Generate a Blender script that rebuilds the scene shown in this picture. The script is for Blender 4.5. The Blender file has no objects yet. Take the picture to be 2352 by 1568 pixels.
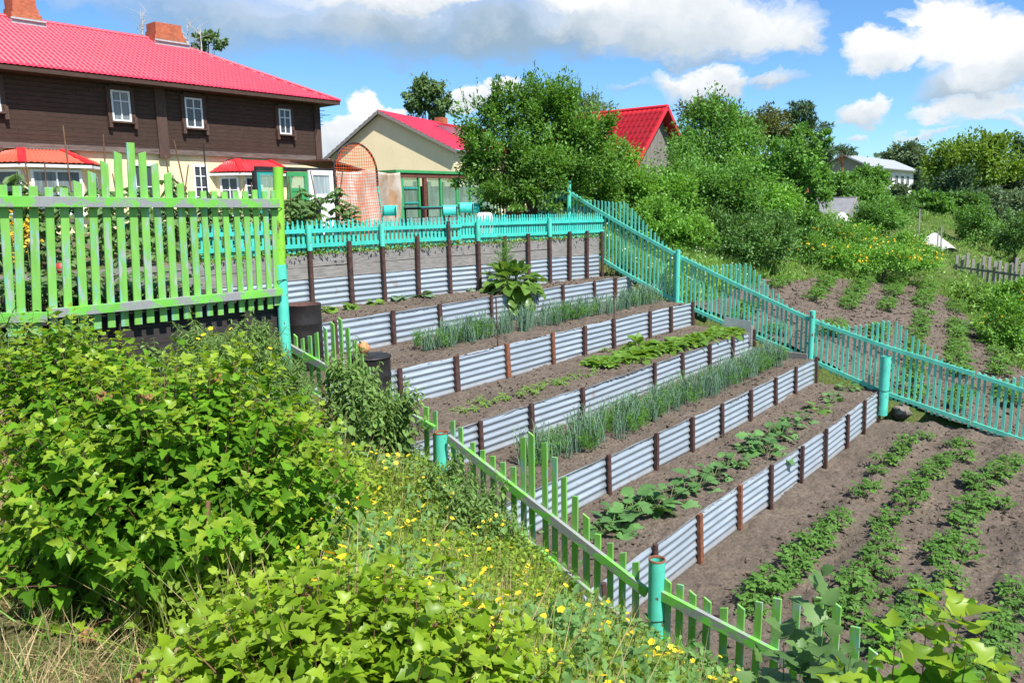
import bpy, math, random
import numpy as np
from mathutils import Vector, Matrix
random.seed(7); RNG = np.random.default_rng(11)
scene = bpy.context.scene
COL = scene.collection
PI = math.pi

# ------------------------------------------------------------------ camera frame
# world: X runs along the terraces, Y uphill, Z up; the eye is at the origin
F = 1793.4; PITCH, ROLL, YAW = 0.173099, -0.016143, 0.691655
_c, _s = math.cos(YAW), math.sin(YAW)
_fw0 = np.array([_c, _s, 0.0]); _rt0 = np.array([_s, -_c, 0.0]); _up0 = np.array([0, 0, 1.0])
FW = _fw0*math.cos(PITCH) - _up0*math.sin(PITCH)
_up1 = _up0*math.cos(PITCH) + _fw0*math.sin(PITCH)
RT = _rt0*math.cos(ROLL) + _up1*math.sin(ROLL)
UP = _up1*math.cos(ROLL) - _rt0*math.sin(ROLL)

def ray(x, y): return FW + (x-1176)/F*RT - (y-784)/F*UP
def onz(x, y, z): d = ray(x, y); return d*z/d[2]
def ony(x, y, Y): d = ray(x, y); return d*Y/d[1]
def onx(x, y, X): d = ray(x, y); return d*X/d[0]
def at(x, y, dep): return ray(x, y)*dep
def onplane(x, y, p, n):
    d = ray(x, y); n = np.asarray(n, float); return d*(np.dot(p, n)/np.dot(d, n))
def Q(r, x, y):          # pixel of an enlarged reading -> pixel of the full view
    o = {'R1': (0, 0, 2.735), 'R2': (640, 180, 2.735), 'R3': (1400, 180, 2.735), 'R4': (0, 380, 2.735), 'R5': (1700, 300, 2.735),
         'Q2': (680, 650, 2.735), 'Q3': (1500, 650, 2.735), 'Q4': (800, 1134, 2.735), 'Q5': (1600, 1034, 2.330)}[r]
    return ((o[0]+x/o[2])/1.08844, (o[1]+y/o[2])/1.08844)

# ------------------------------------------------------------------ tagging
def tag(o, label=None, cat=None, group=None, kind=None):
    if label: o['label'] = label
    if cat: o['category'] = cat
    if group: o['group'] = group
    if kind: o['kind'] = kind
    return o
def empty(name, loc, label, cat, group=None):
    o = bpy.data.objects.new(name, None); COL.objects.link(o); o.location = tuple(loc); o.empty_display_size = .2
    return tag(o, label, cat, group)
def link(name, me, mat, parent=None, loc=None):
    o = bpy.data.objects.new(name, me); COL.objects.link(o)
    if mat is not None:
        if len(me.materials): me.materials.clear()
        mi = np.zeros(len(me.polygons), np.int32); me.polygons.foreach_get('material_index', mi)
        for m in (mat if isinstance(mat, (list, tuple)) else [mat]): me.materials.append(m)
        me.polygons.foreach_set('material_index', mi)
    if parent is not None:
        o.parent = parent
        if loc is None: o.matrix_parent_inverse = Matrix.Translation(-Vector(parent.location))
    if loc is not None: o.location = tuple(loc)
    return o

# ------------------------------------------------------------------ mesh builders
class MB:
    def __init__(s): s.v = []; s.f = []; s.sm = []; s.mi = []
    def add(s, vs, fs, smooth=False, mi=0):
        n = len(s.v); s.v += [tuple(map(float, p)) for p in vs]
        s.f += [tuple(i+n for i in f) for f in fs]; s.sm += [smooth]*len(fs); s.mi += [mi]*len(fs)
    def obox(s, c, ax, ay, az, mi=0):                 # centre and three half axes
        c, ax, ay, az = map(np.asarray, (c, ax, ay, az))
        P = [c+i*ax+j*ay+k*az for k in (-1, 1) for j in (-1, 1) for i in (-1, 1)]
        s.add(P, [(0, 2, 3, 1), (4, 5, 7, 6), (0, 1, 5, 4), (2, 6, 7, 3), (0, 4, 6, 2), (1, 3, 7, 5)], mi=mi)
    def box(s, x0, y0, z0, x1, y1, z1, mi=0):
        s.obox(((x0+x1)/2, (y0+y1)/2, (z0+z1)/2), ((x1-x0)/2, 0, 0), (0, (y1-y0)/2, 0), (0, 0, (z1-z0)/2), mi)
    def bar(s, p0, p1, w, h, side=None, mi=0):        # w along side, h along the third axis
        p0, p1 = np.asarray(p0, float), np.asarray(p1, float); d = p1-p0; L = np.linalg.norm(d); d = d/L
        if side is None: side = np.cross(d, (0, 0, 1.0)); side = side if np.linalg.norm(side) > 1e-3 else np.array([1., 0, 0])
        side = np.asarray(side, float); side = side-d*np.dot(side, d); side /= np.linalg.norm(side); t = np.cross(d, side)
        s.obox((p0+p1)/2, d*L/2, side*w/2, t*h/2, mi)
    def prism(s, poly, n, th, mi=0):                  # a flat polygon thickened along n (both sides th/2)
        n = np.asarray(n, float); n /= np.linalg.norm(n); P = [np.asarray(p, float) for p in poly]; k = len(P)
        s.add([p-n*th/2 for p in P]+[p+n*th/2 for p in P],
              [tuple(range(k-1, -1, -1)), tuple(range(k, 2*k))]+[(i, (i+1) % k, k+(i+1) % k, k+i) for i in range(k)], mi=mi)
    def tube(s, pts, rad, n=8, caps=True, smooth=True, mi=0):
        pts = [np.asarray(p, float) for p in pts]; m = len(pts)
        rad = [rad]*m if np.isscalar(rad) else list(rad); vs = []; u = None
        for i, p in enumerate(pts):
            d = pts[min(i+1, m-1)]-pts[max(i-1, 0)]; d = d/(np.linalg.norm(d)+1e-9)
            if u is None: u = np.cross(d, (0, 0, 1.) if abs(d[2]) < .9 else (1., 0, 0))
            u = u-d*np.dot(u, d); u /= np.linalg.norm(u)+1e-9; w = np.cross(d, u)
            vs += [p+rad[i]*(math.cos(a)*u+math.sin(a)*w) for a in np.linspace(0, 2*PI, n, endpoint=False)]
        fs = [(i*n+j, i*n+(j+1) % n, (i+1)*n+(j+1) % n, (i+1)*n+j) for i in range(m-1) for j in range(n)]
        s.add(vs, fs, smooth, mi)
        if caps:
            s.add(vs[:n], [tuple(range(n-1, -1, -1))], mi=mi); s.add(vs[-n:], [tuple(range(n))], mi=mi)
    def lathe(s, prof, c, n=28, smooth=True, mi=0):   # (r, z) profile round a vertical axis at c
        vs = [(c[0]+r*math.cos(a), c[1]+r*math.sin(a), c[2]+z) for r, z in prof for a in np.linspace(0, 2*PI, n, endpoint=False)]
        m = len(prof)
        s.add(vs, [(i*n+j, i*n+(j+1) % n, (i+1)*n+(j+1) % n, (i+1)*n+j) for i in range(m-1) for j in range(n)], smooth, mi)
    def quad(s, a, b, c, d, mi=0): s.add([a, b, c, d], [(0, 1, 2, 3)], mi=mi)
    def grid(s, fn, us, vs_, smooth=True, mi=0):
        P = [fn(u, v) for v in vs_ for u in us]; nu, nv = len(us), len(vs_)
        s.add(P, [(j*nu+i, j*nu+i+1, (j+1)*nu+i+1, (j+1)*nu+i) for j in range(nv-1) for i in range(nu-1)], smooth, mi)
    def mesh(s, name):
        me = bpy.data.meshes.new(name); me.from_pydata(s.v, [], s.f); me.update()
        me.polygons.foreach_set('use_smooth', s.sm); me.polygons.foreach_set('material_index', s.mi)
        return me
    def build(s, name, mat, parent=None, loc=None): return link(name, s.mesh(name), mat, parent, loc)

def arrmesh(name, V, T, smooth=True, mi=None):        # numpy vertices (N,3), uniform faces (M,k)
    me = bpy.data.meshes.new(name); V = np.ascontiguousarray(V, np.float32); T = np.ascontiguousarray(T, np.int32); k = T.shape[1]
    me.vertices.add(len(V)); me.vertices.foreach_set('co', V.ravel())
    me.loops.add(T.size); me.loops.foreach_set('vertex_index', T.ravel())
    me.polygons.add(len(T)); me.polygons.foreach_set('loop_start', np.arange(0, T.size, k, dtype=np.int32))
    me.polygons.foreach_set('loop_total', np.full(len(T), k, np.int32))
    me.polygons.foreach_set('use_smooth', np.full(len(T), smooth))
    if mi is not None: me.polygons.foreach_set('material_index', np.asarray(mi, np.int32))
    me.update(calc_edges=True); return me

# --- leaf templates: (verts, tris); leaf lies along +Y from its stalk, normal +Z
def fan(outline, mid):                                # outline both sides, mid = midrib points
    raise NotImplementedError
def sym_leaf(half, rise=.0, droop=.0):
    """half: [(x,y)...] right outline from stalk to tip; returns a leaf folded along its midrib, built of tris."""
    ys = [p[1] for p in half]; V = []
    for x, y in half: V.append((0, y, -droop*y*y))
    for x, y in half: V.append((x, y, rise*abs(x)-droop*y*y))
    for x, y in half: V.append((-x, y, rise*abs(x)-droop*y*y))
    n = len(half); T = []
    for i in range(n-1):
        T += [(i, n+i, n+i+1), (i, n+i+1, i+1), (i, 2*n+i+1, 2*n+i), (i, i+1, 2*n+i+1)]
    return np.array(V, float), np.array(T)
DIAMOND = (np.array([(0, 0, 0), (.3, .45, .09), (0, 1, -.05), (-.3, .45, .09)], float), np.array([(0, 1, 2), (0, 2, 3)]))
OVAL = sym_leaf([(0, 0), (.25, .25), (.3, .55), (.16, .85), (0, 1)], .35, .12)
LANCE = sym_leaf([(0, 0), (.11, .3), (.09, .65), (0, 1)], .3, .25)
BLADE = (np.array([(-.5, 0, 0), (.5, 0, 0), (.32, .5, .06), (-.32, .5, .06), (0, 1, .25)], float), np.array([(0, 1, 2), (0, 2, 3), (3, 2, 4)]))
LOBED = sym_leaf([(0, 0), (.2, -.03), (.36, .08), (.40, .17), (.5, .25), (.47, .33), (.30, .40), (.23, .47), (.31, .58), (.24, .68), (.2, .72), (.13, .85), (0, 1.03)], .38, .34)
BROAD = sym_leaf([(0, 0), (.32, .08), (.46, .3), (.45, .55), (.3, .8), (0, 1)], .25, .3)
WAVY = (lambda VT: (VT[0]+np.array([(0, 0, .07*math.sin(9*y+3*abs(x))*min(1, abs(x)*6)) for x, y, z in VT[0]]), VT[1]))(
    sym_leaf([(0, 0), (.05, .1), (.17, .2), (.14, .3), (.24, .42), (.19, .52), (.26, .62), (.19, .74), (.17, .86), (0, 1)], .3, .35))
SQUASH = sym_leaf([(0, .1), (.2, -.12), (.45, -.02), (.4, .15), (.6, .3), (.42, .4), (.5, .62), (.3, .66), (.22, .84), (0, 1)], .18, .2)

def unit(a): return a/(np.linalg.norm(a, axis=-1, keepdims=True)+1e-9)
def leafarr(tmpl, pos, axis, nrm, size, width=1.0):
    """Place a leaf template at every pos: axis = direction of the leaf, nrm = roughly its upper side."""
    V0, T0 = tmpl; pos = np.asarray(pos, float); n = len(pos); Y = unit(np.asarray(axis, float)); Z = np.asarray(nrm, float)
    X = unit(np.cross(Y, Z)); Z = np.cross(X, Y); size = np.broadcast_to(np.asarray(size, float), (n,))
    w = np.broadcast_to(np.asarray(width, float), (n,))
    V = pos[:, None, :]+size[:, None, None]*((V0[None, :, 0:1]*w[:, None, None])*X[:, None, :]+V0[None, :, 1:2]*Y[:, None, :]+V0[None, :, 2:3]*Z[:, None, :])
    T = T0[None]+(np.arange(n)*len(V0))[:, None, None]
    return V.reshape(-1, 3), T.reshape(-1, 3)
def cat(parts):
    Vs, Ts, o = [], [], 0
    for V, T in parts:
        Vs.append(V); Ts.append(T+o); o += len(V)
    return np.concatenate(Vs), np.concatenate(Ts)
def tubearr(P, R, n=5):
    """One tapered tube as (verts, tris)."""
    m = MB(); m.tube(P, R, n, caps=False); V = np.array(m.v); T = []
    for a, b, c, d in m.f: T += [(a, b, c), (a, c, d)]
    return V, np.array(T)
def rdir(n, rng=RNG): return unit(rng.normal(size=(n, 3)))

# --- cheap lattice noise for real relief
_LAT = np.random.default_rng(3).random((256, 256))
def vnoise(x, y):
    xi = np.floor(x).astype(int); yi = np.floor(y).astype(int); u = x-xi; v = y-yi; u = u*u*(3-2*u); v = v*v*(3-2*v)
    g = lambda a, b: _LAT[a % 256, b % 256]
    return (g(xi, yi)*(1-u)+g(xi+1, yi)*u)*(1-v)+(g(xi, yi+1)*(1-u)+g(xi+1, yi+1)*u)*v
def fbm(x, y, o=4):
    s = 0; a = .5
    for i in range(o): s = s+a*(vnoise(x*2**i+17*i, y*2**i+5*i)-.5); a *= .5
    return s*2

# ------------------------------------------------------------------ materials
class NT:
    def __init__(s, name):
        s.m = bpy.data.materials.new(name); s.m.use_nodes = True; s.t = s.m.node_tree; s.t.nodes.clear()
        s.out = s.n('ShaderNodeOutputMaterial')
    def n(s, typ, **kw):
        nd = s.t.nodes.new(typ)
        for k, v in kw.items(): setattr(nd, k, v)
        return nd
    def l(s, a, b): s.t.links.new(a, b)
    def val(s, sock, v):
        if hasattr(v, 'node') or isinstance(v, bpy.types.NodeSocket): s.l(v, sock)
        else: sock.default_value = v
    def math(s, op, a, b=0.0, c=None, clamp=False):
        nd = s.n('ShaderNodeMath', operation=op, use_clamp=clamp); s.val(nd.inputs[0], a); s.val(nd.inputs[1], b)
        if c is not None: s.val(nd.inputs[2], c)
        return nd.outputs[0]
    def mix(s, f, a, b, typ='MIX'):
        nd = s.n('ShaderNodeMix', data_type='RGBA', blend_type=typ); s.val(nd.inputs[0], f)
        for i, v in ((6, a), (7, b)):
            if isinstance(v, (tuple, list)): nd.inputs[i].default_value = (*v[:3], 1)
            else: s.l(v, nd.inputs[i])
        return nd.outputs[2]
    def coord(s, which='Object', scale=(1, 1, 1), rot=(0, 0, 0)):
        tc = s.n('ShaderNodeTexCoord'); mp = s.n('ShaderNodeMapping'); s.l(tc.outputs[which], mp.inputs[0])
        mp.inputs['Scale'].default_value = scale; mp.inputs['Rotation'].default_value = rot; return mp.outputs[0]
    def noise(s, co, scale, detail=4, rough=.55, dist=0):
        nd = s.n('ShaderNodeTexNoise'); s.l(co, nd.inputs['Vector']); nd.inputs['Scale'].default_value = scale
        nd.inputs['Detail'].default_value = detail; nd.inputs['Roughness'].default_value = rough; nd.inputs['Distortion'].default_value = dist
        return nd.outputs['Fac']
    def ramp(s, f, a, b):                             # 0..1 between a and b
        nd = s.n('ShaderNodeMapRange'); s.l(f, nd.inputs[0]); nd.inputs[1].default_value = a; nd.inputs[2].default_value = b; return nd.outputs[0]
    def bsdf(s, col, rough=.6, metal=0., bump=None, bstr=.3, bdist=.01, spec=.4):
        p = s.n('ShaderNodeBsdfPrincipled')
        if isinstance(col, (tuple, list)): p.inputs['Base Color'].default_value = (*col[:3], 1)
        else: s.l(col, p.inputs['Base Color'])
        s.val(p.inputs['Roughness'], rough); s.val(p.inputs['Metallic'], metal); p.inputs['Specular IOR Level'].default_value = spec
        if bump is not None:
            b = s.n('ShaderNodeBump'); b.inputs['Strength'].default_value = bstr; b.inputs['Distance'].default_value = bdist
            s.l(bump, b.inputs['Height']); s.l(b.outputs[0], p.inputs['Normal'])
        return p
    def done(s, p): s.l(p.outputs[0], s.out.inputs[0]); return s.m

def m_plain(name, c, rough=.6, metal=0., var=.25, scale=6, bstr=.2, spec=.4):
    t = NT(name); co = t.coord(); f = t.noise(co, scale, 5)
    col = t.mix(t.ramp(f, .3, .7), [x*(1-var) for x in c], [min(1, x*(1+var*.6)) for x in c])
    return t.done(t.bsdf(col, rough, metal, t.noise(co, scale*6, 3), bstr, .01, spec))
def m_leaf(name, c, c2=None, trans=.35, rough=.5, spec=.35, clump=.6, var=.45):
    """Leaves: each leaf its own tint (random per island), broad drifts of tone through the plant, light let through."""
    t = NT(name); g = t.n('ShaderNodeNewGeometry'); c2 = c2 or (c[0]*1.5, c[1]*1.35, c[2]*1.3)
    r = g.outputs['Random Per Island']; co = t.coord('Object'); f = t.ramp(t.noise(co, clump, 2), .3, .7)
    k = t.math('ADD', t.math('MULTIPLY', r, .6), t.math('MULTIPLY', f, .4))
    col = t.mix(k, [x*(1-var) for x in c], c2)
    p = t.bsdf(col, rough, 0, None, spec=spec); tr = t.n('ShaderNodeBsdfTranslucent')
    t.l(t.mix(.5, col, (min(1, c2[0]*1.8), min(1, c2[1]*1.6), c2[2]*.6)), tr.inputs[0]); mx = t.n('ShaderNodeMixShader'); mx.inputs[0].default_value = trans
    t.l(p.outputs[0], mx.inputs[1]); t.l(tr.outputs[0], mx.inputs[2]); t.l(mx.outputs[0], t.out.inputs[0]); return t.m
def m_paint(name, c, wood, peel=.56, scale=5, stretch=(1, 1, .25), rough=.5, soft=.04, under=None):
    """Old paint worn off to the wood in patches; each board its own shade."""
    t = NT(name); co = t.coord('Object', stretch); oi = t.n('ShaderNodeObjectInfo'); rv = oi.outputs['Random']
    sh = t.n('ShaderNodeVectorMath', operation='ADD'); t.l(co, sh.inputs[0]); cb = t.n('ShaderNodeCombineXYZ')
    t.l(t.math('MULTIPLY', rv, 30), cb.inputs[0]); t.l(t.math('MULTIPLY', rv, 17), cb.inputs[2]); t.l(cb.outputs[0], sh.inputs[1]); v = sh.outputs[0]
    f = t.noise(v, scale, 8, .68); w = t.ramp(f, peel-soft, peel+soft)
    tint = t.mix(t.ramp(t.noise(v, scale*.7, 3), .3, .7), [x*.8 for x in c], [min(1, x*1.1) for x in c])
    tint = t.mix(t.math('MULTIPLY', rv, .35), tint, [x*.7 for x in c])
    gr = t.noise(t.coord('Object', (60, 60, 3)), 1, 4); wd = t.mix(gr, [x*.7 for x in wood], wood)
    if under: wd = t.mix(t.ramp(t.noise(v, scale*1.7, 4), .45, .55), wd, under)
    b = t.math('ADD', t.math('MULTIPLY', w, -.6), t.math('MULTIPLY', gr, .5))
    return t.done(t.bsdf(t.mix(w, tint, wd), rough, 0, b, .35, .004))
def m_wood(name, c, stretch=(1.2, 12, 12), scale=3, rough=.8, var=.45):
    t = NT(name); co = t.coord('Object', stretch); f = t.noise(co, scale, 6, .65, .4); g = t.noise(t.coord('Object', (1, 1, 1)), 1.1, 4)
    oi = t.n('ShaderNodeObjectInfo')
    col = t.mix(t.ramp(f, .3, .7), [x*(1-var) for x in c], [min(1, x*(1+var*.5)) for x in c])
    col = t.mix(t.math('MULTIPLY', t.ramp(g, .35, .65), .4), col, [x*.6 for x in c])
    return t.done(t.bsdf(col, rough, 0, f, .4, .006, .25))

# ------------------------------------------------------------------ camera, sun, sky
cd = bpy.data.cameras.new('camera'); cam = bpy.data.objects.new('camera', cd); COL.objects.link(cam)
cd.sensor_width = 36; cd.lens = F/2352*36; cd.clip_end = 3000; cd.clip_start = .05
cam.matrix_world = Matrix(((RT[0], UP[0], -FW[0], 0), (RT[1], UP[1], -FW[1], 0), (RT[2], UP[2], -FW[2], 0), (0, 0, 0, 1)))
scene.camera = cam
SUN_EL = math.radians(56); SUN_DIR = np.array([-.25, -1.0, 0]); SUN_DIR /= np.linalg.norm(SUN_DIR)
SUN = np.array([SUN_DIR[0]*math.cos(SUN_EL), SUN_DIR[1]*math.cos(SUN_EL), math.sin(SUN_EL)])
ld = bpy.data.lights.new('sun', 'SUN'); ld.energy = 4.9; ld.angle = math.radians(.5); ld.color = (1, .955, .88)
lo = bpy.data.objects.new('sun', ld); COL.objects.link(lo); lo.rotation_euler = Vector(-SUN).to_track_quat('-Z', 'Y').to_euler()
vs = scene.view_settings; vs.view_transform = 'Standard'; vs.look = 'None'; vs.exposure = EXPO if 'EXPO' in globals() else 0.80; vs.gamma = 1

def build_world():
    w = bpy.data.worlds.new('World'); scene.world = w; w.use_nodes = True; t = w.node_tree; t.nodes.clear()
    N = NT.__new__(NT); N.t = t
    out = N.n('ShaderNodeOutputWorld'); bg = N.n('ShaderNodeBackground'); N.l(bg.outputs[0], out.inputs[0])
    sky = N.n('ShaderNodeTexSky', sky_type='NISHITA'); sky.sun_disc = False; sky.sun_elevation = SUN_EL
    sky.sun_rotation = math.atan2(SUN_DIR[0], SUN_DIR[1]); sky.air_density = 1.0; sky.dust_density = .1; sky.ozone_density = 2.5; sky.altitude = 200
    tc = N.n('ShaderNodeTexCoord'); nrm = N.n('ShaderNodeVectorMath', operation='NORMALIZE'); N.l(tc.outputs['Generated'], nrm.inputs[0]); d = nrm.outputs[0]
    # ragged cloud outlines: the looking direction is stirred by two noises before the cloud shapes are read
    def stir(v, scale, amp, detail, z=1.5):
        nz = N.n('ShaderNodeTexNoise'); mp = N.n('ShaderNodeMapping'); mp.inputs['Scale'].default_value = (1, 1, z); N.l(v, mp.inputs[0]); N.l(mp.outputs[0], nz.inputs['Vector'])
        nz.inputs['Scale'].default_value = scale; nz.inputs['Detail'].default_value = detail; nz.inputs['Roughness'].default_value = .58
        a = N.n('ShaderNodeVectorMath', operation='SUBTRACT'); N.l(nz.outputs['Color'], a.inputs[0]); a.inputs[1].default_value = (.5, .5, .5)
        m = N.n('ShaderNodeVectorMath', operation='MULTIPLY_ADD'); N.l(a.outputs[0], m.inputs[0]); m.inputs[1].default_value = (amp, amp, amp); N.l(v, m.inputs[2]); return m.outputs[0]
    e = stir(stir(d, 9, .09, 5), 34, .03, 4)
    sp = N.n('ShaderNodeSeparateXYZ'); N.l(e, sp.inputs[0])
    az = N.math('ARCTAN2', sp.outputs[1], sp.outputs[0]); el = N.math('ARCSINE', sp.outputs[2])
    # cloud shapes: (x, y, rx, ry) read off the photograph, turned into azimuth and elevation; base = how dark underneath, soft = feathering
    B = [(560, 40, 330, 95, .8, .5), (860, 60, 330, 88, .8, .6), (1150, 80, 300, 70, .9, .6), (1380, 60, 280, 70, .8, .7), (1570, 60, 230, 85, .35, .9), (1700, 55, 200, 75, .0, .9),
         (1840, 85, 75, 45, .1, .8), (1000, -10, 420, 50, -.3, .8), (1450, -5, 300, 60, -.1, .8), (250, 15, 190, 42, .5, .3), (420, 40, 160, 60, .9, .35), (1600, 130, 130, 18, .9, .5),
         (2180, 75, 130, 95, -.4, 1.2), (2290, 110, 120, 95, -.25, 1.1), (2030, 128, 100, 58, -.1, 1.2), (2120, 30, 70, 45, -.2, 1.2), (2260, 195, 150, 50, .6, .8), (2380, 150, 120, 80, .1, 1),
         (1985, 258, 70, 36, .05, 1.1), (2230, 250, 140, 26, .0, .9), (2320, 275, 170, 14, .2, .5), (1610, 180, 110, 36, .05, .8), (1690, 188, 45, 24, .2, .9), (1775, 182, 50, 18, .4, .6),
         (830, 255, 52, 50, -.2, 1.3), (795, 305, 52, 42, 0, 1.3), (765, 345, 60, 36, .1, 1.2), (890, 252, 42, 20, .0, 1.1), (1060, 240, 55, 36, 0, 1.1), (1140, 212, 45, 30, -.1, 1.1), (1990, 320, 30, 12, .2, .5),
         (2130, 300, 60, 12, .4, .5), (1450, 190, 60, 14, .6, .35)]
    dens = None; sh = None; ws = None
    for (x, y, rx, ry, base, soft) in B:
        c = unit(ray(x, y)); a0 = math.atan2(c[1], c[0]); e0 = math.asin(c[2])
        c2 = unit(ray(x+rx, y)); ra = abs(math.atan2(c2[1], c2[0])-a0); c3 = unit(ray(x, y-ry)); re = abs(math.asin(c3[2])-e0)
        u = N.math('MULTIPLY_ADD', az, 1/ra, -a0/ra); v = N.math('MULTIPLY_ADD', el, 1/re, -e0/re)
        r2 = N.math('MULTIPLY_ADD', u, u, N.math('MULTIPLY', v, v)); q = N.math('MULTIPLY', N.math('SUBTRACT', 1.25, r2), soft)
        dens = q if dens is None else N.math('MAXIMUM', dens, q)
        wgt = N.math('MAXIMUM', N.math('SUBTRACT', 1.6, r2), 0.0)
        dark = N.math('MULTIPLY', N.math('MULTIPLY_ADD', v, -.45, base), wgt)      # darker below than above
        sh = dark if sh is None else N.math('ADD', sh, dark); ws = wgt if ws is None else N.math('ADD', ws, wgt)
    sh = N.math('DIVIDE', sh, N.math('MAXIMUM', ws, .02))
    mass = N.ramp(dens, .05, .75)
    nz = N.n('ShaderNodeTexNoise'); N.l(e, nz.inputs['Vector']); nz.inputs['Scale'].default_value = 7; nz.inputs['Detail'].default_value = 6; nz.inputs['Roughness'].default_value = .55
    # elsewhere, out of the photograph, ordinary scattered cloud so that the light is that of the same sky
    fn = N.n('ShaderNodeTexNoise'); N.l(d, fn.inputs['Vector']); fn.inputs['Scale'].default_value = 2.6; fn.inputs['Detail'].default_value = 5
    inpic = N.ramp(N.math('ABSOLUTE', N.math('SUBTRACT', az, YAW)), .62, .8)
    high = N.ramp(el, .42, .62); far = N.math('MULTIPLY', N.ramp(fn.outputs['Fac'], .52, .66), N.math('MAXIMUM', inpic, high))
    sh = N.math('ADD', sh, N.math('MULTIPLY_ADD', nz.outputs['Fac'], 1.5, -.75)); sh = N.ramp(sh, -.15, 1.05)
    skyc = N.n('ShaderNodeMix', data_type='RGBA', blend_type='MULTIPLY'); skyc.inputs[0].default_value = 1; N.l(sky.outputs[0], skyc.inputs[6]); skyc.inputs[7].default_value = SKYTINT
    cl = N.mix(sh, CLIT, CDARK)
    m = N.math('MAXIMUM', mass, far); col = N.mix(m, skyc.outputs[2], cl)
    N.l(col, bg.inputs[0]); bg.inputs[1].default_value = SKYS
SKYS = .08; SKYTINT = (.66, .98, 1.27, 1); CLIT = (7.3, 7.45, 7.6); CDARK = (2.5, 3.5, 4.5)
build_world()

# ------------------------------------------------------------------ materials in use
M = {}
M['soil'] = None
def m_soil(name, c, dry):
    t = NT(name); co = t.coord('Object'); a = t.noise(co, 1.3, 5, .6); b = t.noise(co, 22, 6, .7); c3 = t.noise(co, 90, 3, .6)
    col = t.mix(t.ramp(a, .38, .62), c, dry); col = t.mix(t.ramp(b, .35, .75), [x*.5 for x in c], col)
    vo = t.n('ShaderNodeTexVoronoi'); t.l(co, vo.inputs['Vector']); vo.inputs['Scale'].default_value = 38
    peb = t.math('LESS_THAN', vo.outputs['Distance'], .13); sel = t.math('GREATER_THAN', t.math('MULTIPLY', vo.outputs['Color'], 1.0), .82)
    col = t.mix(t.math('MULTIPLY', peb, sel), col, (.38, .32, .24))
    h = t.math('ADD', t.math('MULTIPLY', b, 1.0), t.math('MULTIPLY', c3, .5))
    return t.done(t.bsdf(col, .95, 0, h, .8, .03, .15))
M['soil'] = m_soil('soil', (.165, .132, .105), (.25, .20, .158))
M['soil_dark'] = m_soil('dark soil', (.075, .058, .048), (.13, .10, .08))
M['grey_wood'] = m_wood('weathered boards', (.27, .255, .24))
M['plank_wood'] = m_wood('upright grey planks', (.25, .23, .21), (14, 14, 1.1)); M['dark_wood'] = m_wood('dark boards', (.045, .04, .038))
M['rust'] = m_plain('rusty pipe', (.085, .042, .034), .75, .1, .5, 14, .4)
M['rust_bright'] = m_plain('bright rust', (.22, .085, .045), .8, .1, .5, 14, .4)
M['lime'] = m_paint('lime green paint', (.19, .465, .085), (.38, .43, .41), .565, 13, (1, 1, .2), under=(.16, .42, .33))
M['lime_rail'] = m_paint('worn lime paint', (.165, .52, .07), (.30, .31, .32), .50, 4.5, (1, .6, 1.4))
M['lime_post'] = m_paint('lime pipe paint', (.26, .62, .05), (.13, .06, .035), .66, 5, (1, 1, .5), .45)
M['aqua_post'] = m_paint('turquoise pipe paint', (.10, .60, .47), (.16, .075, .04), .63, 9, (1, 1, .6), .45, .02)
M['aqua'] = m_paint('turquoise paint', (.06, .55, .46), (.10, .30, .26), .70, 8, (1, 1, .3), .5, .08)
M['aqua_side'] = m_paint('turquoise paint lifted for shade', (.13, .60, .455), (.12, .32, .26), .66, 7, (1, 1, .3), .5, .08)  # same paint as the low fence, colour lightened to offset shade
M['black'] = m_plain('black metal', (.025, .024, .026), .55, .2, .4, 8, .3)
M['drum'] = m_plain('black drum', (.03, .026, .026), .5, .2, .5, 5, .25)
def m_galv():
    t = NT('galvanised sheet'); co = t.coord('Object'); oi = t.n('ShaderNodeObjectInfo'); g = t.n('ShaderNodeNewGeometry')
    f = t.noise(t.coord('Object', (.6, 1, 6)), 3, 5); base = t.mix(t.ramp(f, .3, .7), (.25, .30, .35), (.37, .43, .49))
    base = t.mix(t.math('MULTIPLY', oi.outputs['Random'], .6), base, (.25, .29, .33))
    tx = t.n('ShaderNodeTexCoord'); sp = t.n('ShaderNodeSeparateXYZ'); t.l(tx.outputs['Generated'], sp.inputs[0])     # splashed earth dried on the lowest wave
    dirt = t.math('MULTIPLY', t.ramp(t.math('ADD', sp.outputs[2], t.math('MULTIPLY', t.noise(co, 9, 4), .16)), .30, .12), .8)
    spot = t.math('MULTIPLY', t.ramp(t.noise(co, 5, 6, .7), .62, .68), .5)
    col = t.mix(dirt, base, (.21, .19, .165)); col = t.mix(spot, col, (.33, .31, .28)); rs = t.n('ShaderNodeVectorMath', operation='ADD'); t.l(co, rs.inputs[0]); cb = t.n('ShaderNodeCombineXYZ'); t.l(t.math('MULTIPLY', oi.outputs['Random'], 40), cb.inputs[0]); t.l(cb.outputs[0], rs.inputs[1]); col = t.mix(t.math('MULTIPLY', t.ramp(t.noise(rs.outputs[0], 2.2, 7, .72), .61, .70), .55), col, (.22, .13, .085))
    return t.done(t.bsdf(col, .48, .2, t.noise(co, 30, 3), .12, .005, .5))
M['galv'] = m_galv()
M['zinc'] = m_plain('zinc sheet', (.42, .44, .45), .5, .3, .2, 5, .1)

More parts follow.
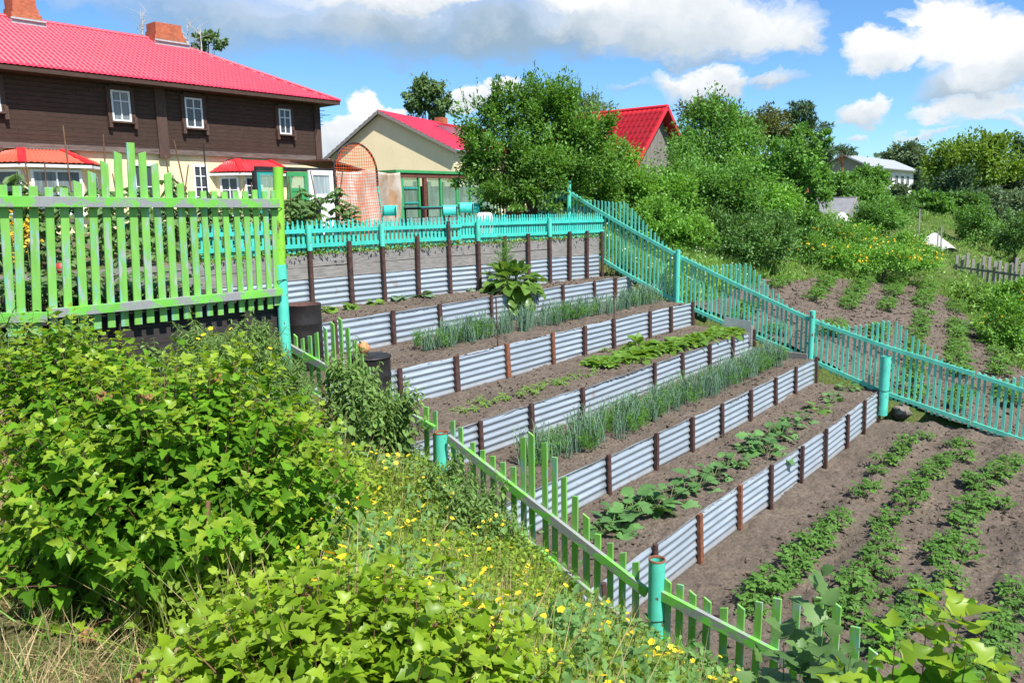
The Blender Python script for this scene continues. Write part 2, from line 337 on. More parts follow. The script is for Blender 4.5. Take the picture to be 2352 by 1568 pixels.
# ------------------------------------------------------------------ terrain
def prof(Y):                                          # height along the slope, read off the foot of the side fence
    return np.interp(Y, [-300, -60, -15, -5, 1.7, 4.4, 6, 9.4, 11.6, 12.8, 15, 40, 90, 300], [-11, -9.5, -7.2, -5.9, -5.0, -4.45, -3.7, -2.55, -1.45, -.95, -.8, -.8, .6, 4])
def far_h(X, Y):
    h = prof(Y); k = np.clip((X-18)/60, 0, 1); return h+k*0.5*np.clip((5-Y)/10, -1, 1.5)+fbm(X*.09, Y*.09, 3)*.5*np.clip((X-19)/14, 0, 1)
def fence_foot(Y): return np.interp(Y, [-30, -6, 0, 1.5, 3.5, 5, 6.3, 8, 9.4, 12], [-6.4, -5.0, -4.75, -4.68, -4.48, -3.9, -3.3, -2.75, -2.35, -2.2])
def top_h(Y): return np.interp(Y, [-30, -6, -2, 0, 3, 5, 9, 14], [-4.5, -2.6, -1.95, -1.78, -1.66, -1.62, -1.72, -1.7])
def bank_h(X, Y):
    t = np.clip((X-1.0)/5.2, 0, 1); s = t*t*(3-2*t); s = .55*s+.45*t
    return top_h(Y)*(1-s)+fence_foot(Y)*s+fbm(X*.8, Y*.8, 3)*.09
def sheet(name, xs, ys, h, mat, label=None):
    X, Y = np.meshgrid(xs, ys); Z = h(X, Y); V = np.stack([X, Y, Z], -1).reshape(-1, 3); nx, ny = len(xs), len(ys)
    i = (np.arange(ny-1)[:, None]*nx+np.arange(nx-1)[None]).ravel(); T = np.stack([i, i+1, i+nx+1, i+nx], 1)
    return tag(link(name, arrmesh(name, V, T), mat), label, kind='structure')
def ground_mat():
    t = NT('rough grass ground'); co = t.coord('Object'); a = t.noise(co, .12, 5, .6); b = t.noise(co, 1.5, 5, .65); c = t.noise(co, 14, 4, .7)
    col = t.mix(t.ramp(a, .4, .62), (.075, .13, .025), (.15, .18, .055)); col = t.mix(t.ramp(b, .5, .7), col, (.17, .15, .075)); col = t.mix(t.ramp(c, .3, .7), (.035, .06, .016), col)
    return t.done(t.bsdf(col, .95, 0, c, .8, .05, .1))
M['ground'] = ground_mat()
xs = np.concatenate([np.linspace(-140, 17.9, 40), np.linspace(18.4, 60, 80), np.linspace(62, 140, 40), np.linspace(150, 1500, 40)])
ys = np.concatenate([np.linspace(-500, -62, 20), np.linspace(-60, 45, 160), np.linspace(48, 120, 25), np.linspace(130, 1500, 30)])
sheet('ground', xs, ys, lambda X, Y: far_h(X, Y)-np.where((X < 18.1) & (Y < 13.3), 3.0, 0), M['ground'])
def yard_mat():
    t = NT('yard earth'); co = t.coord('Object'); b = t.noise(co, 2, 5); return t.done(t.bsdf(t.mix(t.ramp(b, .4, .6), (.16, .12, .085), (.09, .11, .04)), .95, 0, b, .5, .03, .1))
sheet('yard', np.linspace(-20, 17.9, 60), np.linspace(12.62, 45, 60), lambda X, Y: far_h(X, Y)+.03+fbm(X, Y, 3)*.03, yard_mat())
def bank_mat():
    t = NT('dry grass bank'); co = t.coord('Object'); b = t.noise(co, 2.2, 5, .65); c = t.noise(co, 40, 4, .7)
    col = t.mix(t.ramp(b, .42, .6), (.34, .27, .13), (.12, .15, .045)); col = t.mix(t.ramp(c, .3, .75), (.05, .05, .02), col); return t.done(t.bsdf(col, .95, 0, c, 1, .04, .1))
sheet('bank', np.linspace(-12, 6.34, 150), np.linspace(-14, 9.2, 160), bank_h, bank_mat())
# terrace levels: wall line Y, top and foot of its sheet (measured)
WY = {1: 4.40, 2: 5.82, 3: 7.34, 4: 9.0, 5: 10.93}
WT = {1: -4.12, 2: -3.58, 3: -3.08, 4: -2.50, 5: -1.93}
WB = {1: -4.77, 2: -4.16, 3: -3.62, 4: -3.11, 5: -2.54}
W6X = [-3, 6, 9, 10, 11.7, 12.6, 13.4, 16, 18.2]; W6Y = [12.75, 12.65, 12.55, 12.5, 12.35, 12.25, 12.1, 11.82, 11.6]
def w6y(x): return np.interp(x, W6X, W6Y)
def wy(i, x): return w6y(x) if i == 6 else WY[i]+.03*np.sin(x*.7+i)
def bed(i, z, mat):
    xs = np.arange(6.3, 18.05, .045); n = 56
    def h(X, Y): return z+fbm(X*1.1+i*9, Y*1.1, 3)*.05+np.abs(fbm(X*7+i, Y*7, 3))*.06+fbm(X*19, Y*19, 2)*.022
    y0 = np.array([wy(i, x) for x in xs]); y1 = np.array([wy(i+1, x) for x in xs]); tt = np.linspace(0, 1, n)
    X = np.tile(xs, (n, 1)); Y = y0[None]+(y1-y0)[None]*tt[:, None]; Z = h(X, Y)-np.where(X < 6.9, .35*np.clip((6.9-X)/.6, 0, 1), 0)
    V = np.stack([X, Y, Z], -1).reshape(-1, 3); nx = len(xs); k = (np.arange(n-1)[:, None]*nx+np.arange(nx-1)[None]).ravel()
    tag(link('soil_bed', arrmesh('soil_bed', V, np.stack([k, k+1, k+nx+1, k+nx], 1)), mat), kind='structure')
for i in range(1, 6): bed(i, WB[i+1]+.0 if i < 5 else -1.97, M['soil'])
def field(X, Y):
    ridge = 0
    for yr in (3.37, 2.66, 1.85, 1.0, .2, -.6, -1.4): ridge = ridge+.09*np.exp(-((Y-yr)/.22)**2)
    return -4.80+ridge-.03*np.clip(3.4-Y, 0, 9)+fbm(X*1.2, Y*1.2, 3)*.06+np.abs(fbm(X*6, Y*6, 3))*.09+fbm(X*17, Y*17, 2)*.03
sheet('potato_field', np.arange(6.3, 18.1, .045), np.concatenate([np.linspace(-12, -2, 40), np.arange(-1.95, 4.5, .045)]), field, M['soil'])
sheet('left_bed', np.linspace(-4, 6.25, 160), np.linspace(9.16, 12.75, 70), lambda X, Y: -1.22+np.abs(fbm(X*6, Y*6, 3))*.06+fbm(X, Y, 3)*.05, M['soil_dark'])
# the second potato patch beyond the turquoise fence, a finger's breadth above the rough ground
def patch(X, Y):
    return far_h(X, Y)+.06+np.abs(fbm(X*4, Y*4, 3))*.06
PX = np.linspace(18.3, 35, 150); PYY = np.linspace(-1.3, 9.7, 110)
Xp, Yp = np.meshgrid(PX, PYY); Zp = patch(Xp, Yp)
POLY = [(18.3, 9.0), (24.8, 9.6), (29, 9.1), (32, 8.2), (34.4, 7), (32.6, 5.5), (28.7, 4.0), (25.4, 3.0), (24.2, 2.2), (23.5, -.5), (18.3, -1.2)]
def in_patch(x, y):
    c = np.zeros(np.shape(x), bool)
    for (x1, y1), (x2, y2) in zip(POLY, POLY[1:]+POLY[:1]): c ^= ((y1 > y) != (y2 > y)) & (x < (x2-x1)*(y-y1)/((y2-y1) or 1e-9)+x1)
    return c
edge = in_patch(Xp+fbm(Xp, Yp, 2)*.5, Yp+fbm(Xp+9, Yp, 2)*.4)
i = (np.arange(109)[:, None]*150+np.arange(149)[None]).ravel(); i = i[edge[:-1, :-1].ravel()]
tag(link('far_potato_field', arrmesh('far_potato_field', np.stack([Xp, Yp, Zp], -1).reshape(-1, 3), np.stack([i, i+1, i+151, i+150], 1)), M['soil']), kind='structure')

# ------------------------------------------------------------------ corrugated retaining walls
def sheet_mesh(name, i, x0, x1, zb, zt, waves, amp=.0125):
    m = MB(); nz = int(waves*10)+1; ph = RNG.random()*.4; dent = RNG.normal()*.008; tilt = RNG.normal()*.012; lift = RNG.normal()*.006
    def fn(u, v):
        x = x0+(x1-x0)*u; z = zb+(zt-zb)*v+lift+tilt*(u-.5)*v
        y = wy(i, x)-.012+amp*math.sin(2*PI*(v*waves+ph))+dent*math.sin(PI*u)*v+.015*v
        if v == 1: z += .006*math.sin(u*9+ph*20)
        return (x, y, z)
    m.grid(fn, np.linspace(0, 1, 13), np.linspace(0, 1, nz))
    me = m.mesh(name); return me
def wall(i, label, postx, xs0, waves, pw=.075, rusty=()):
    zb, zt = WB[i]-.04, WT[i]; r = empty('retaining_wall', (12, wy(i, 12), zb), label, 'retaining wall', 'corrugated terrace walls')
    X = sorted([xs0]+list(postx))
    for a, b in zip(X[:-1], X[1:]):
        o = link('corrugated_sheet', sheet_mesh('corrugated_sheet', i, a+.004, b-.004, zb, zt, waves), M['galv'], r); sd = o.modifiers.new('thickness', 'SOLIDIFY'); sd.thickness = .003
    for k, x in enumerate(postx):
        m = MB(); lean = RNG.normal()*.012; top = zt+.015+RNG.random()*.035; y = wy(i, x)-.068
        m.bar((x, y, zb-.25), (x+lean, y+.03+RNG.normal()*.008, top), pw*(.9+.25*RNG.random()), .05, (1, 0, 0)) if k % 3 != 1 else m.tube([(x, y, zb-.25), (x+lean, y+.03, top)], pw*.47, 12)
        link('metal_post', m.mesh('metal_post'), M['rust_bright'] if k in rusty else M['rust'], r)
    return r
def vx(pts, z): return [float(onz(*p, z)[0]) for p in pts]
p1 = vx([Q('Q5', *q) for q in [(55, 765), (350, 585), (588, 430), (768, 310), (938, 195), (1068, 97), (1190, 5)]]+[Q('Q3', 1790, 970), Q('Q3', 1890, 895)], WT[1])
wall(1, 'lowest corrugated wall with brown posts, facing the near potato rows', [6.75]+p1, 6.4, 6.2, rusty=(2, 3))
p2 = vx([Q('Q4', 1955, 15)]+[Q('Q3', *q) for q in [(370, 1195), (600, 1080), (835, 990), (1033, 895), (1215, 808), (1335, 740), (1447, 670)]], WT[2])
wall(2, 'corrugated wall between the squash bed and the onion and dill bed', [6.5]+p2, 6.4, 5.6)
p3 = vx([Q('Q2', 1350, 1090), Q('Q2', 1740, 990), Q('Q2', 2085, 875)]+[Q('Q3', *q) for q in [(370, 715), (575, 648), (755, 585), (910, 532), (1042, 485)]], WT[3])
wall(3, 'corrugated wall with the leafy radish row planted along its top', [6.6]+p3, 6.4, 5.4)
p4 = vx([Q('Q2', 815, 740), Q('Q2', 1210, 655), Q('Q2', 1563, 575), Q('Q2', 1895, 505), Q('Q2', 2140, 458), Q('Q3', 115, 412), Q('Q3', 338, 355), Q('Q3', 508, 325), Q('Q3', 657, 292)], WT[4])
wall(4, 'corrugated wall below the upper onion row, with a thin rod standing at one post', [6.6]+p4, 6.4, 6.0, .085, rusty=(3, 4))
p5 = vx([Q('Q2', *q) for q in [(405, 415), (792, 355), (1132, 305), (1475, 250), (1748, 215), (1985, 178), (2230, 148)]]+[Q('Q3', 147, 128), Q('Q3', 300, 95)], WT[5])
wall(5, 'corrugated wall below the cabbages, the black drum before its near end', [7.0]+p5, 6.7, 5.6)
# the topmost wall: two courses of grey boards over corrugated sheets, tall brown posts
r6 = empty('retaining_wall', (12, 12.4, -1.97), 'tallest terrace wall, two grey boards above corrugated sheets, below the low turquoise fence', 'retaining wall', 'corrugated terrace walls')
p6px = [((285, 0), -.62), ((530, 0), -.6), ((760, 0), -.6), ((1000, 0), -.62), ((1213, 0), -.6), ((1405, 0), -.6)]
tops6 = [(Q('R2', 362, 1050), 1), (Q('R2', 640, 1155), 0), (Q('R2', 862, 1040), 1), (Q('R2', 1107, 1120), 0), (Q('R2', 1318, 1020), 0), (Q('R2', 1520, 1020), 1), (Q('R2', 1706, 1120), 0),
         (Q('R2', 1865, 1105), 0), (Q('R2', 2012, 1000), 1), (Q('R2', 2150, 1090), 0), (Q('R2', 2268, 1085), 0), (Q('R3', 290, 1090), 0)]
def on6(x, y):
    Y = 12.3
    for _ in range(8):
        p = ony(x, y, Y); Y = float(w6y(p[0]))-.09
    return p
P6 = [(on6(*q), f) for q, f in tops6]; xp = [6.4, 7.6]+[float(p[0]) for p, f in P6]
edges = [-2.5, .5, 3.4]+xp
for a, b in zip(edges[:-1], edges[1:]):
    for c, (z0, z1, mat) in enumerate([(-1.115, -.885, 'grey_wood'), (-1.35, -1.12, 'grey_wood')]):
        m = MB(); ya, yb = float(w6y(a)), float(w6y(b)); j = RNG.normal()*.004; sk = RNG.normal()*.008
        m.bar((a+.002, ya+.02, (z0+z1)/2+j), (b-.002, yb+.02, (z0+z1)/2+j+sk*.4), .04, z1-z0-.004, (0, 1, 0)); link('board', m.mesh('board'), M[mat], r6)
    if a >= 6.3:
        o = link('corrugated_sheet', sheet_mesh('corrugated_sheet', 6, a+.004, b-.004, -2.02, -1.34, 6.2), M['galv'], r6); sd = o.modifiers.new('thickness', 'SOLIDIFY'); sd.thickness = .003
for k, (p, f) in enumerate(P6):
    m = MB(); x = p[0]; y = float(w6y(x)); zt = p[2] if not f else -.80
    pts = [(x+RNG.normal()*.015, y-.085, -2.2), (x, y-.075, zt)]
    m.tube(pts, .047 if k % 2 else .042, 12); link('metal_post', m.mesh('metal_post'), M['rust'], r6)

# ------------------------------------------------------------------ low turquoise fence along the topmost wall
def low_fence(label, x0, x1, zt0, zt1, posts, n):
    r = empty('low_picket_fence', ((x0+x1)/2, float(w6y((x0+x1)/2)), -.85), label, 'picket fence')
    X = np.linspace(x0, x1, n)
    for k, x in enumerate(X):
        u = k/(n-1); y = float(w6y(x))+.03; zt = zt0+(zt1-zt0)*u+.012*math.sin(k*1.7)+RNG.normal()*.006; w = .029; zb = zt-.60+RNG.normal()*.012; le = RNG.normal()*.008
        dxy = unit(np.array([1, (w6y(x+.2)-w6y(x-.2))/.4, 0])); o = np.array([x, y, 0]); U = lambda a, z: o+dxy*(a+le*(z-zb))+np.array([0, 0, z])
        m = MB(); m.prism([U(-w, zb), U(w, zb), U(w, zt-.11), U(w*.55, zt-.075), U(w*.5, zt-.02), U(0, zt), U(-w*.5, zt-.02), U(-w*.55, zt-.075), U(-w, zt-.11)], np.cross(dxy, (0, 0, 1)), .018)
        link('picket', m.mesh('picket'), M['aqua'], r)
    for dz in (-.20, -.475):
        xs = np.linspace(x0-.04, x1+.04, 9); m = MB()
        for a, b in zip(xs[:-1], xs[1:]):
            za = zt0+(zt1-zt0)*(a-x0)/(x1-x0)+dz; zb_ = zt0+(zt1-zt0)*(b-x0)/(x1-x0)+dz
            m.bar((a, float(w6y(a))-.005, za), (b, float(w6y(b))-.005, zb_), .03, .075, (0, 1, 0))
        link('rail', m.mesh('rail'), M['aqua'], r)
    for p in posts:
        m = MB(); x = float(p[0]); y = float(w6y(x))-.075; m.tube([(x, y, -.80), (x-.004, y, float(p[2]))], .052, 14); link('post', m.mesh('post'), M['aqua_post'], r)
fp = [p for p, f in P6 if f]
xj = float(on6(*Q('R2', 1410, 1100))[0])
low_fence('turquoise low picket fence section beside the green corner post', 6.9, xj, -.225, -.245, fp[:2], 58)
low_fence('turquoise low picket fence section meeting the sloping side fence', xj+.06, 17.93, -.215, -.255, fp[2:], 60)

# ------------------------------------------------------------------ green picket fences
def picket(r, bot, top, w, n, th, mat, slant=0, key='picket'):
    bot, top = np.asarray(bot, float), np.asarray(top, float); d = unit(top-bot); side = unit(np.cross(d, n)); s = slant*w
    a, b, c, e = bot-side*w/2, bot+side*w/2, top+side*w/2+d*min(0, s), top-side*w/2-d*max(0, s)
    m = MB(); m.prism([a, b, c, e], n, th); o = link(key, m.mesh(key), mat, r); bv = o.modifiers.new('edge', 'BEVEL'); bv.width = .003; bv.segments = 1; return o
pf = empty('picket_fence', (3.5, 9.1, -1.9), 'tall lime green picket fence of peeling boards with a peaked middle, before the tomatoes', 'picket fence')
TX = [(15, 225), (115, 232), (225, 232), (332, 240), (435, 245), (528, 195), (625, 130), (712, 60), (803, -4), (890, -64), (970, -4), (1055, 71), (1145, 136), (1230, 206), (1310, 266), (1388, 266), (1462, 266), (1533, 271), (1608, 266), (1676, 266), (1740, 258), (1808, 266), (1868, 262)]
BX = [(85, 1262), (150, 1262), (258, 1255), (370, 1240), (472, 1230), (578, 1220), (668, 1210), (765, 1200), (855, 1192), (947, 1180), (1030, 1168), (1120, 1160), (1200, 1150), (1282, 1140), (1360, 1130), (1437, 1120), (1510, 1115), (1582, 1100), (1655, 1095), (1718, 1085), (1783, 1080), (1848, 1072), (1892, 1050)]
for k, (a, b) in enumerate(zip(TX, BX)):
    w = .085 if k < 15 else .078
    tp, bt = ony(*Q('R4', *a), 9.1), ony(*Q('R4', *b), 9.1)
    picket(pf, bt, tp, w*(.95+.1*RNG.random()), (0, -1, 0), .022, M['lime'], -.35 if 4 < k < 9 else (.35 if 9 < k < 14 else .05))
for k in range(1, 8):                                 # the fence runs on out of the picture to the left
    x = 2.86-k*.215; picket(pf, (x, 9.1, -1.3), (x, 9.1, .22), .098, (0, -1, 0), .022, M['lime'])
def rail(r, a, b, w, h, side, mat, key='rail', segs=6):
    a, b = np.asarray(a, float), np.asarray(b, float); m = MB(); m.bar(a, b, w, h, side); o = link(key, m.mesh(key), mat, r); bv = o.modifiers.new('edge', 'BEVEL'); bv.width = .004; bv.segments = 2; return o
ra, rb = ony(*Q('R4', 0, 338), 9.05), ony(*Q('R4', 1900, 352), 9.05); rail(pf, ra+(ra-rb)*.45, rb, .074, .112, (0, 1, 0), M['lime_rail'])
rail(pf, ony(*Q('R4', 325, 1105), 9.06), ony(*Q('R4', 1922, 955), 9.05), .074, .10, (0, 1, 0), M['lime_rail'])
ra, rb = ony(*Q('R4', 0, 1133), 9.065), ony(*Q('R4', 320, 1128), 9.065); rail(pf, ra+(ra-rb)*3, rb, .045, .108, (0, 1, 0), M['lime_rail'])
cp = empty('corner_post', (6.13, 9.12, -2.6), 'thick corner pipe, lime green above and worn turquoise below, joining the two green fences', 'fence post')
m = MB(); pt = [ony(*Q('R4', 1920, 780), 9.12), ony(*Q('R4', 1900, 105), 9.12)]; m.tube([pt[0], pt[0]*.5+pt[1]*.5, pt[1]], .066, 24); link('upper_pipe', m.mesh('upper_pipe'), M['lime_post'], cp)
m = MB(); b0 = ony(*Q('R4', 1920, 780), 9.12); m.tube([b0+np.array([-.03, 0, -2.1]), b0+np.array([-.012, 0, -.9]), b0+np.array([0, 0, .02])], .076, 24); link('lower_pipe', m.mesh('lower_pipe'), M['aqua_post'], cp)
m = MB()
for z in (-.95, .0): m.tube([(6.13+.083*math.cos(a), 9.12+.083*math.sin(a), z+.01*math.sin(3*a)) for a in np.linspace(0, 2*PI, 20)], .006, 6)
link('wire_tie', m.mesh('wire_tie'), M['black'], cp)
# dark boards that hold the left bed, under the fence
lw = empty('board_wall', (2, 9.2, -2.2), 'dark weathered board wall holding the bed under the tall green fence', 'retaining wall')
for k in range(5):
    m = MB(); z = -1.27-k*.205; m.bar((-4, 9.21+.004*(k % 2), z), (6.2, 9.21+.004*(k % 2), z-.005), .04, .2, (0, 1, 0)); link('board', m.mesh('board'), M['dark_wood'], lw)
for x in (-2.6, -.4, 1.8, 4.0, 5.6):
    m = MB(); m.bar((x, 9.15, -2.4), (x+.02, 9.15, -1.2), .12, .06, (1, 0, 0)); link('post', m.mesh('post'), M['dark_wood'], lw)
m = MB(); m.bar((6.16, 9.22, -1.75), (6.16, 12.6, -1.75), .05, 1.1, (1, 0, 0)); link('side_board', m.mesh('side_board'), M['grey_wood'], lw)
# the fence that runs down the bank in three panels
LX = 6.33
def side_panel(label, ra, rb, pts, n_extra=(), low=True, drop=.52):
    A, B = onx(*ra, LX), onx(*rb, LX); mid = (A+B)/2
    r = empty('picket_fence', (LX, mid[1], mid[2]-.6), label, 'picket fence', 'green fence panels going down the bank')
    rail(r, A+np.array([-.035, 0, 0]), B+np.array([-.035, 0, 0]), .045, .10, (1, 0, 0), M['lime_rail'])
    off = np.array([.0, 0, -.50]); rail(r, A+off+np.array([-.035, 0, 0]), B+off+np.array([-.035, 0, 0]), .04, .09, (1, 0, 0), M['lime_rail'])
    zr = lambda y: A[2]+(B[2]-A[2])*(y-A[1])/(B[1]-A[1])
    for k, q in enumerate(pts):
        t = onx(*q, LX); zb = zr(t[1])-drop+RNG.normal()*.02
        picket(r, (LX, t[1]+RNG.normal()*.008, zb), t, .072*(.92+.16*RNG.random()), (-1, 0, 0), .022, M['lime'], RNG.choice([-.5, .35, .1]))
    for y, h in n_extra:
        picket(r, (LX, y, zr(y)-drop), (LX, y, zr(y)+h), .072, (-1, 0, 0), .022, M['lime'], .2)
    return r, zr
side_panel('short green picket panel between the corner post and the weedy turquoise pipe', (650, 785), (1003, 985),
    [Q('Q2', *q) for q in [(112, 485), (160, 505), (207, 530), (257, 515), (302, 490), (362, 450), (412, 420), (465, 390), (515, 460), (565, 545), (610, 640), (660, 730)]]+[Q('Q2', 1055, 1000), Q('Q2', 1115, 1025)],
    [(6.95, .2), (7.1, .18), (7.25, .2)])
side_panel('green picket panel with weeds over its upper end, between the two turquoise pipes', (1035, 1005), (1490, 1358),
    [Q('Q2', 1235, 1090), Q('Q2', 1290, 1140)]+[Q('Q4', *q) for q in [(1390, -120), (1445, -150), (1535, -85), (1605, 20), (1668, 150), (1745, 285), (1820, 410), (1900, 545), (1985, 600), (2072, 665), (2160, 730)]],
    [(5.85, .16), (5.7, .16), (5.55, .18), (5.4, .2), (5.25, .24)])
side_panel('green picket panel running down past the rusty-topped turquoise pipe to the foreground', (1522, 1362), (1960, 1590),
    [Q('Q5', *q) for q in [(165, 960), (235, 990), (308, 1030), (395, 1070), (490, 1120), (590, 1110), (695, 1090), (800, 1070), (915, 1055), (1045, 1065), (1150, 1095), (1255, 1235), (1360, 1365)]],
    [(1.0, .18), (.85, .16), (.7, .16), (.55, .16), (.4, .16)], drop=.6)
def pipe_post(label, top, r0, depth, lean=0):
    m = MB(); t = onx(*top, LX-.02); b = t+np.array([lean, 0, -depth]); e = empty('pipe_post', b, label, 'fence post')
    m.tube([b, t], r0, 28, caps=False); m.tube([t+np.array([0, 0, -.0]), t-np.array([0, 0, .25])], r0*.86, 28, caps=False); link('pipe', m.mesh('pipe'), M['aqua_post'], e)
    m = MB(); m.lathe([(r0*.84, -.02), (r0*.84, .004), (r0*1.03, .004), (r0*1.03, -.012)], t, 28); link('rim', m.mesh('rim'), M['rust_bright'], e)
    m = MB(); m.tube([(t[0]+(r0+.006)*math.cos(a), t[1]+(r0+.006)*math.sin(a), t[2]-.62+.012*math.sin(2*a)) for a in np.linspace(0, 2*PI, 22)], .004, 6); link('wire_tie', m.mesh('wire_tie'), M['black'], e)
    return e
pipe_post('turquoise pipe post half hidden by weeds at the middle of the bank fence', (1013, 992), .078, 1.0, -.02)
pipe_post('turquoise rust-spotted pipe post with an open rusty top, in front of the lowest wall', (1509, 1283), .08, 1.4)

# ------------------------------------------------------------------ turquoise side fence going down the slope
SX = 18.02
TOPR = [onx(*q, SX) for q in [(1310, 444), (1395, 497), (1560, 589), (1700, 658), (1868, 737), (2030, 795), (2200, 847), (2352, 897), (2480, 940)]]
BOTR = [onx(*q, SX) for q in [(1310, 545), (1395, 605), (1548, 689), (1700, 758), (1858, 824), (2020, 897), (2200, 960), (2352, 1012), (2480, 1055)]]
ty = lambda y: float(np.interp(-y, [-p[1] for p in TOPR], [p[2] for p in TOPR])); by = lambda y: float(np.interp(-y, [-p[1] for p in BOTR], [p[2] for p in BOTR]))
PY = [float(onx(*q, SX)[1]) for q in [(1310, 440), (1560, 590), (1868, 735), (2238, 870), (2500, 950)]]
PK = [float(onx(*q, SX)[1]) for q in [(1437, 466), (1717, 606), (2055, 737), (2400, 860)]]
PZ = [float(onx(*q, SX)[2]) for q in [(1437, 466), (1717, 606), (2055, 737), (2400, 860)]]
labs = ['turquoise side fence panel beside the big round bush and the end of the low fence', 'turquoise side fence panel beside the onion and radish beds',
        'turquoise side fence panel behind the wide open-topped pipe, with a peak of long pickets', 'turquoise side fence panel at the edge of the near potato field, lowest of the row']
for k in range(4):
    y0, y1 = PY[k], PY[k+1]; r = empty('picket_fence', (SX, (y0+y1)/2, by((y0+y1)/2)-.15), labs[k], 'picket fence', 'turquoise side fence panels')
    n = int(round((y0-y1)/.118)); ex = PZ[k]-ty(PK[k])
    for j in range(n):
        y = y0-.09-(y0-y1-.12)*j/(n-1); dist = abs(y-PK[k]); h = max(.085, ex-.062*math.floor(dist/.118)) if k else max(.09, ex-.05*math.floor(dist/.118))
        zt = ty(y)+h+RNG.normal()*.008; zb = by(y)-.11+RNG.normal()*.015; jy = RNG.normal()*.006
        picket(r, (SX+.02, y+jy, zb), (SX+.02, y+jy+RNG.normal()*.006, zt), .052*(.9+.2*RNG.random()), (-1, 0, 0), .018, M['aqua_side'], .6 if y < PK[k] else -.6)
    for fz, hh in ((ty, .085), (by, .085)):
        ysl = np.linspace(y0-.03, y1+.03, 5); m = MB()
        for a, b in zip(ysl[:-1], ysl[1:]): m.bar((SX-.01, a, fz(a)), (SX-.01, b, fz(b)), .035, hh, (1, 0, 0))
        link('rail', m.mesh('rail'), M['aqua_side'], r)
    zt = [onx(*q, SX)[2] for q in [(1310, 416), (1560, 573), (1868, 713)]]
    if k == 3: continue
    m = MB(); zz = zt[k]; m.tube([(SX-.07, y0, by(y0)-.5), (SX-.07, y0, zz)], .062 if k < 3 else .035, 18); link('post', m.mesh('post'), M['aqua_post' if k < 3 else 'aqua_side'], r)
gp = onx(2035, 818, 17.86); e = empty('pipe_post', (17.86, gp[1], gp[2]-1.25), 'wide turquoise pipe standing free before the side fence at the end of the lowest wall', 'fence post')
m = MB(); m.tube([gp-np.array([0, 0, 1.3]), gp], .105, 28, caps=False); m.tube([gp, gp-np.array([0, 0, .3])], .092, 28, caps=False); link('pipe', m.mesh('pipe'), M['aqua_post'], e)
m = MB(); m.tube([(gp[0]+.112*math.cos(a), gp[1]+.112*math.sin(a), gp[2]-.75) for a in np.linspace(0, 2*PI, 22)], .005, 6); link('wire_tie', m.mesh('wire_tie'), M['black'], e)
# the side fence goes on up behind the round bush
r = empty('picket_fence', (SX, 14.5, -.8), 'turquoise pickets continuing uphill behind the big round bush', 'picket fence')
for j in range(22):
    y = PY[0]+.1+j*.13; picket(r, (SX+.02, y, -.78), (SX+.02, y, .28+.02*j), .055, (-1, 0, 0), .018, M['aqua_side'], .5)
rail(r, (SX-.01, PY[0], .15), (SX-.01, PY[0]+2.9, .55), .035, .085, (1, 0, 0), M['aqua_side'])

# ------------------------------------------------------------------ buildings
def m_roof(name, c):
    t = NT(name); co = t.coord('Object'); f = t.noise(co, .8, 4); g = t.noise(t.coord('Object', (3, .5, .5)), 2, 4)
    col = t.mix(t.ramp(f, .35, .65), [x*.9 for x in c], c); col = t.mix(t.math('MULTIPLY', t.ramp(g, .5, .75), .18), col, (.35, .12, .12))
    return t.done(t.bsdf(col, .42, 0, t.noise(co, 25, 3), .05, .005, .4))
M['red_roof'] = m_roof('red metal tile', (.60, .03, .065))
M['red_roof2'] = m_roof('scarlet metal tile', (.62, .02, .03))
M['old_tile'] = m_roof('faded orange tile', (.56, .095, .055))
def m_plaster(name, c):
    t = NT(name); co = t.coord('Object'); f = t.noise(co, .9, 5, .6); g = t.noise(t.coord('Object', (2.5, 2.5, .35)), 1.5, 5)
    col = t.mix(t.ramp(f, .35, .65), [x*.93 for x in c], c); col = t.mix(t.math('MULTIPLY', t.ramp(g, .55, .8), .25), col, [x*.68 for x in c])
    return t.done(t.bsdf(col, .9, 0, t.noise(co, 14, 4), .25, .01, .2))
M['cream'] = m_plaster('cream plaster', (.82, .67, .41)); M['cream2'] = m_plaster('warm cream plaster', (.86, .72, .46))
M['white_wall'] = m_plaster('whitewash', (.80, .79, .76)); M['grey_wall'] = m_plaster('grey render', (.36, .33, .29))
M['log'] = m_wood('tarred planks', (.082, .050, .039), (1.2, 8, 18), 2.5, .85, .55)
M['brown_trim'] = m_wood('brown trim', (.10, .06, .048), (8, 8, 2), 2.5, .8, .4)
M['belt'] = m_wood('flaking belt board', (.17, .13, .115), (1, 6, 8), 2.2, .85, .6)
M['white_frame'] = m_plain('white window paint', (.74, .75, .76), .5, 0, .12, 5, .1)
M['brick'] = None
def m_brick():
    t = NT('chimney brick'); co = t.coord('Object', (1, 1, 1)); mp = t.n('ShaderNodeTexBrick'); sp = t.n('ShaderNodeSeparateXYZ'); t.l(co, sp.inputs[0]); cb = t.n('ShaderNodeCombineXYZ')
    t.l(t.math('ADD', sp.outputs[0], sp.outputs[1]), cb.inputs[0]); t.l(sp.outputs[2], cb.inputs[1]); t.l(cb.outputs[0], mp.inputs['Vector'])
    mp.inputs['Scale'].default_value = 4; mp.inputs['Color1'].default_value = (.36, .10, .05, 1); mp.inputs['Color2'].default_value = (.46, .15, .075, 1); mp.inputs['Mortar'].default_value = (.33, .16, .11, 1); mp.inputs['Mortar Size'].default_value = .012
    f = t.noise(co, 3, 5); return t.done(t.bsdf(t.mix(t.math('MULTIPLY', t.ramp(f, .45, .7), .5), mp.outputs['Color'], (.22, .08, .05)), .9, 0, mp.outputs['Fac'], .4, .01, .2))
M['brick'] = m_brick()
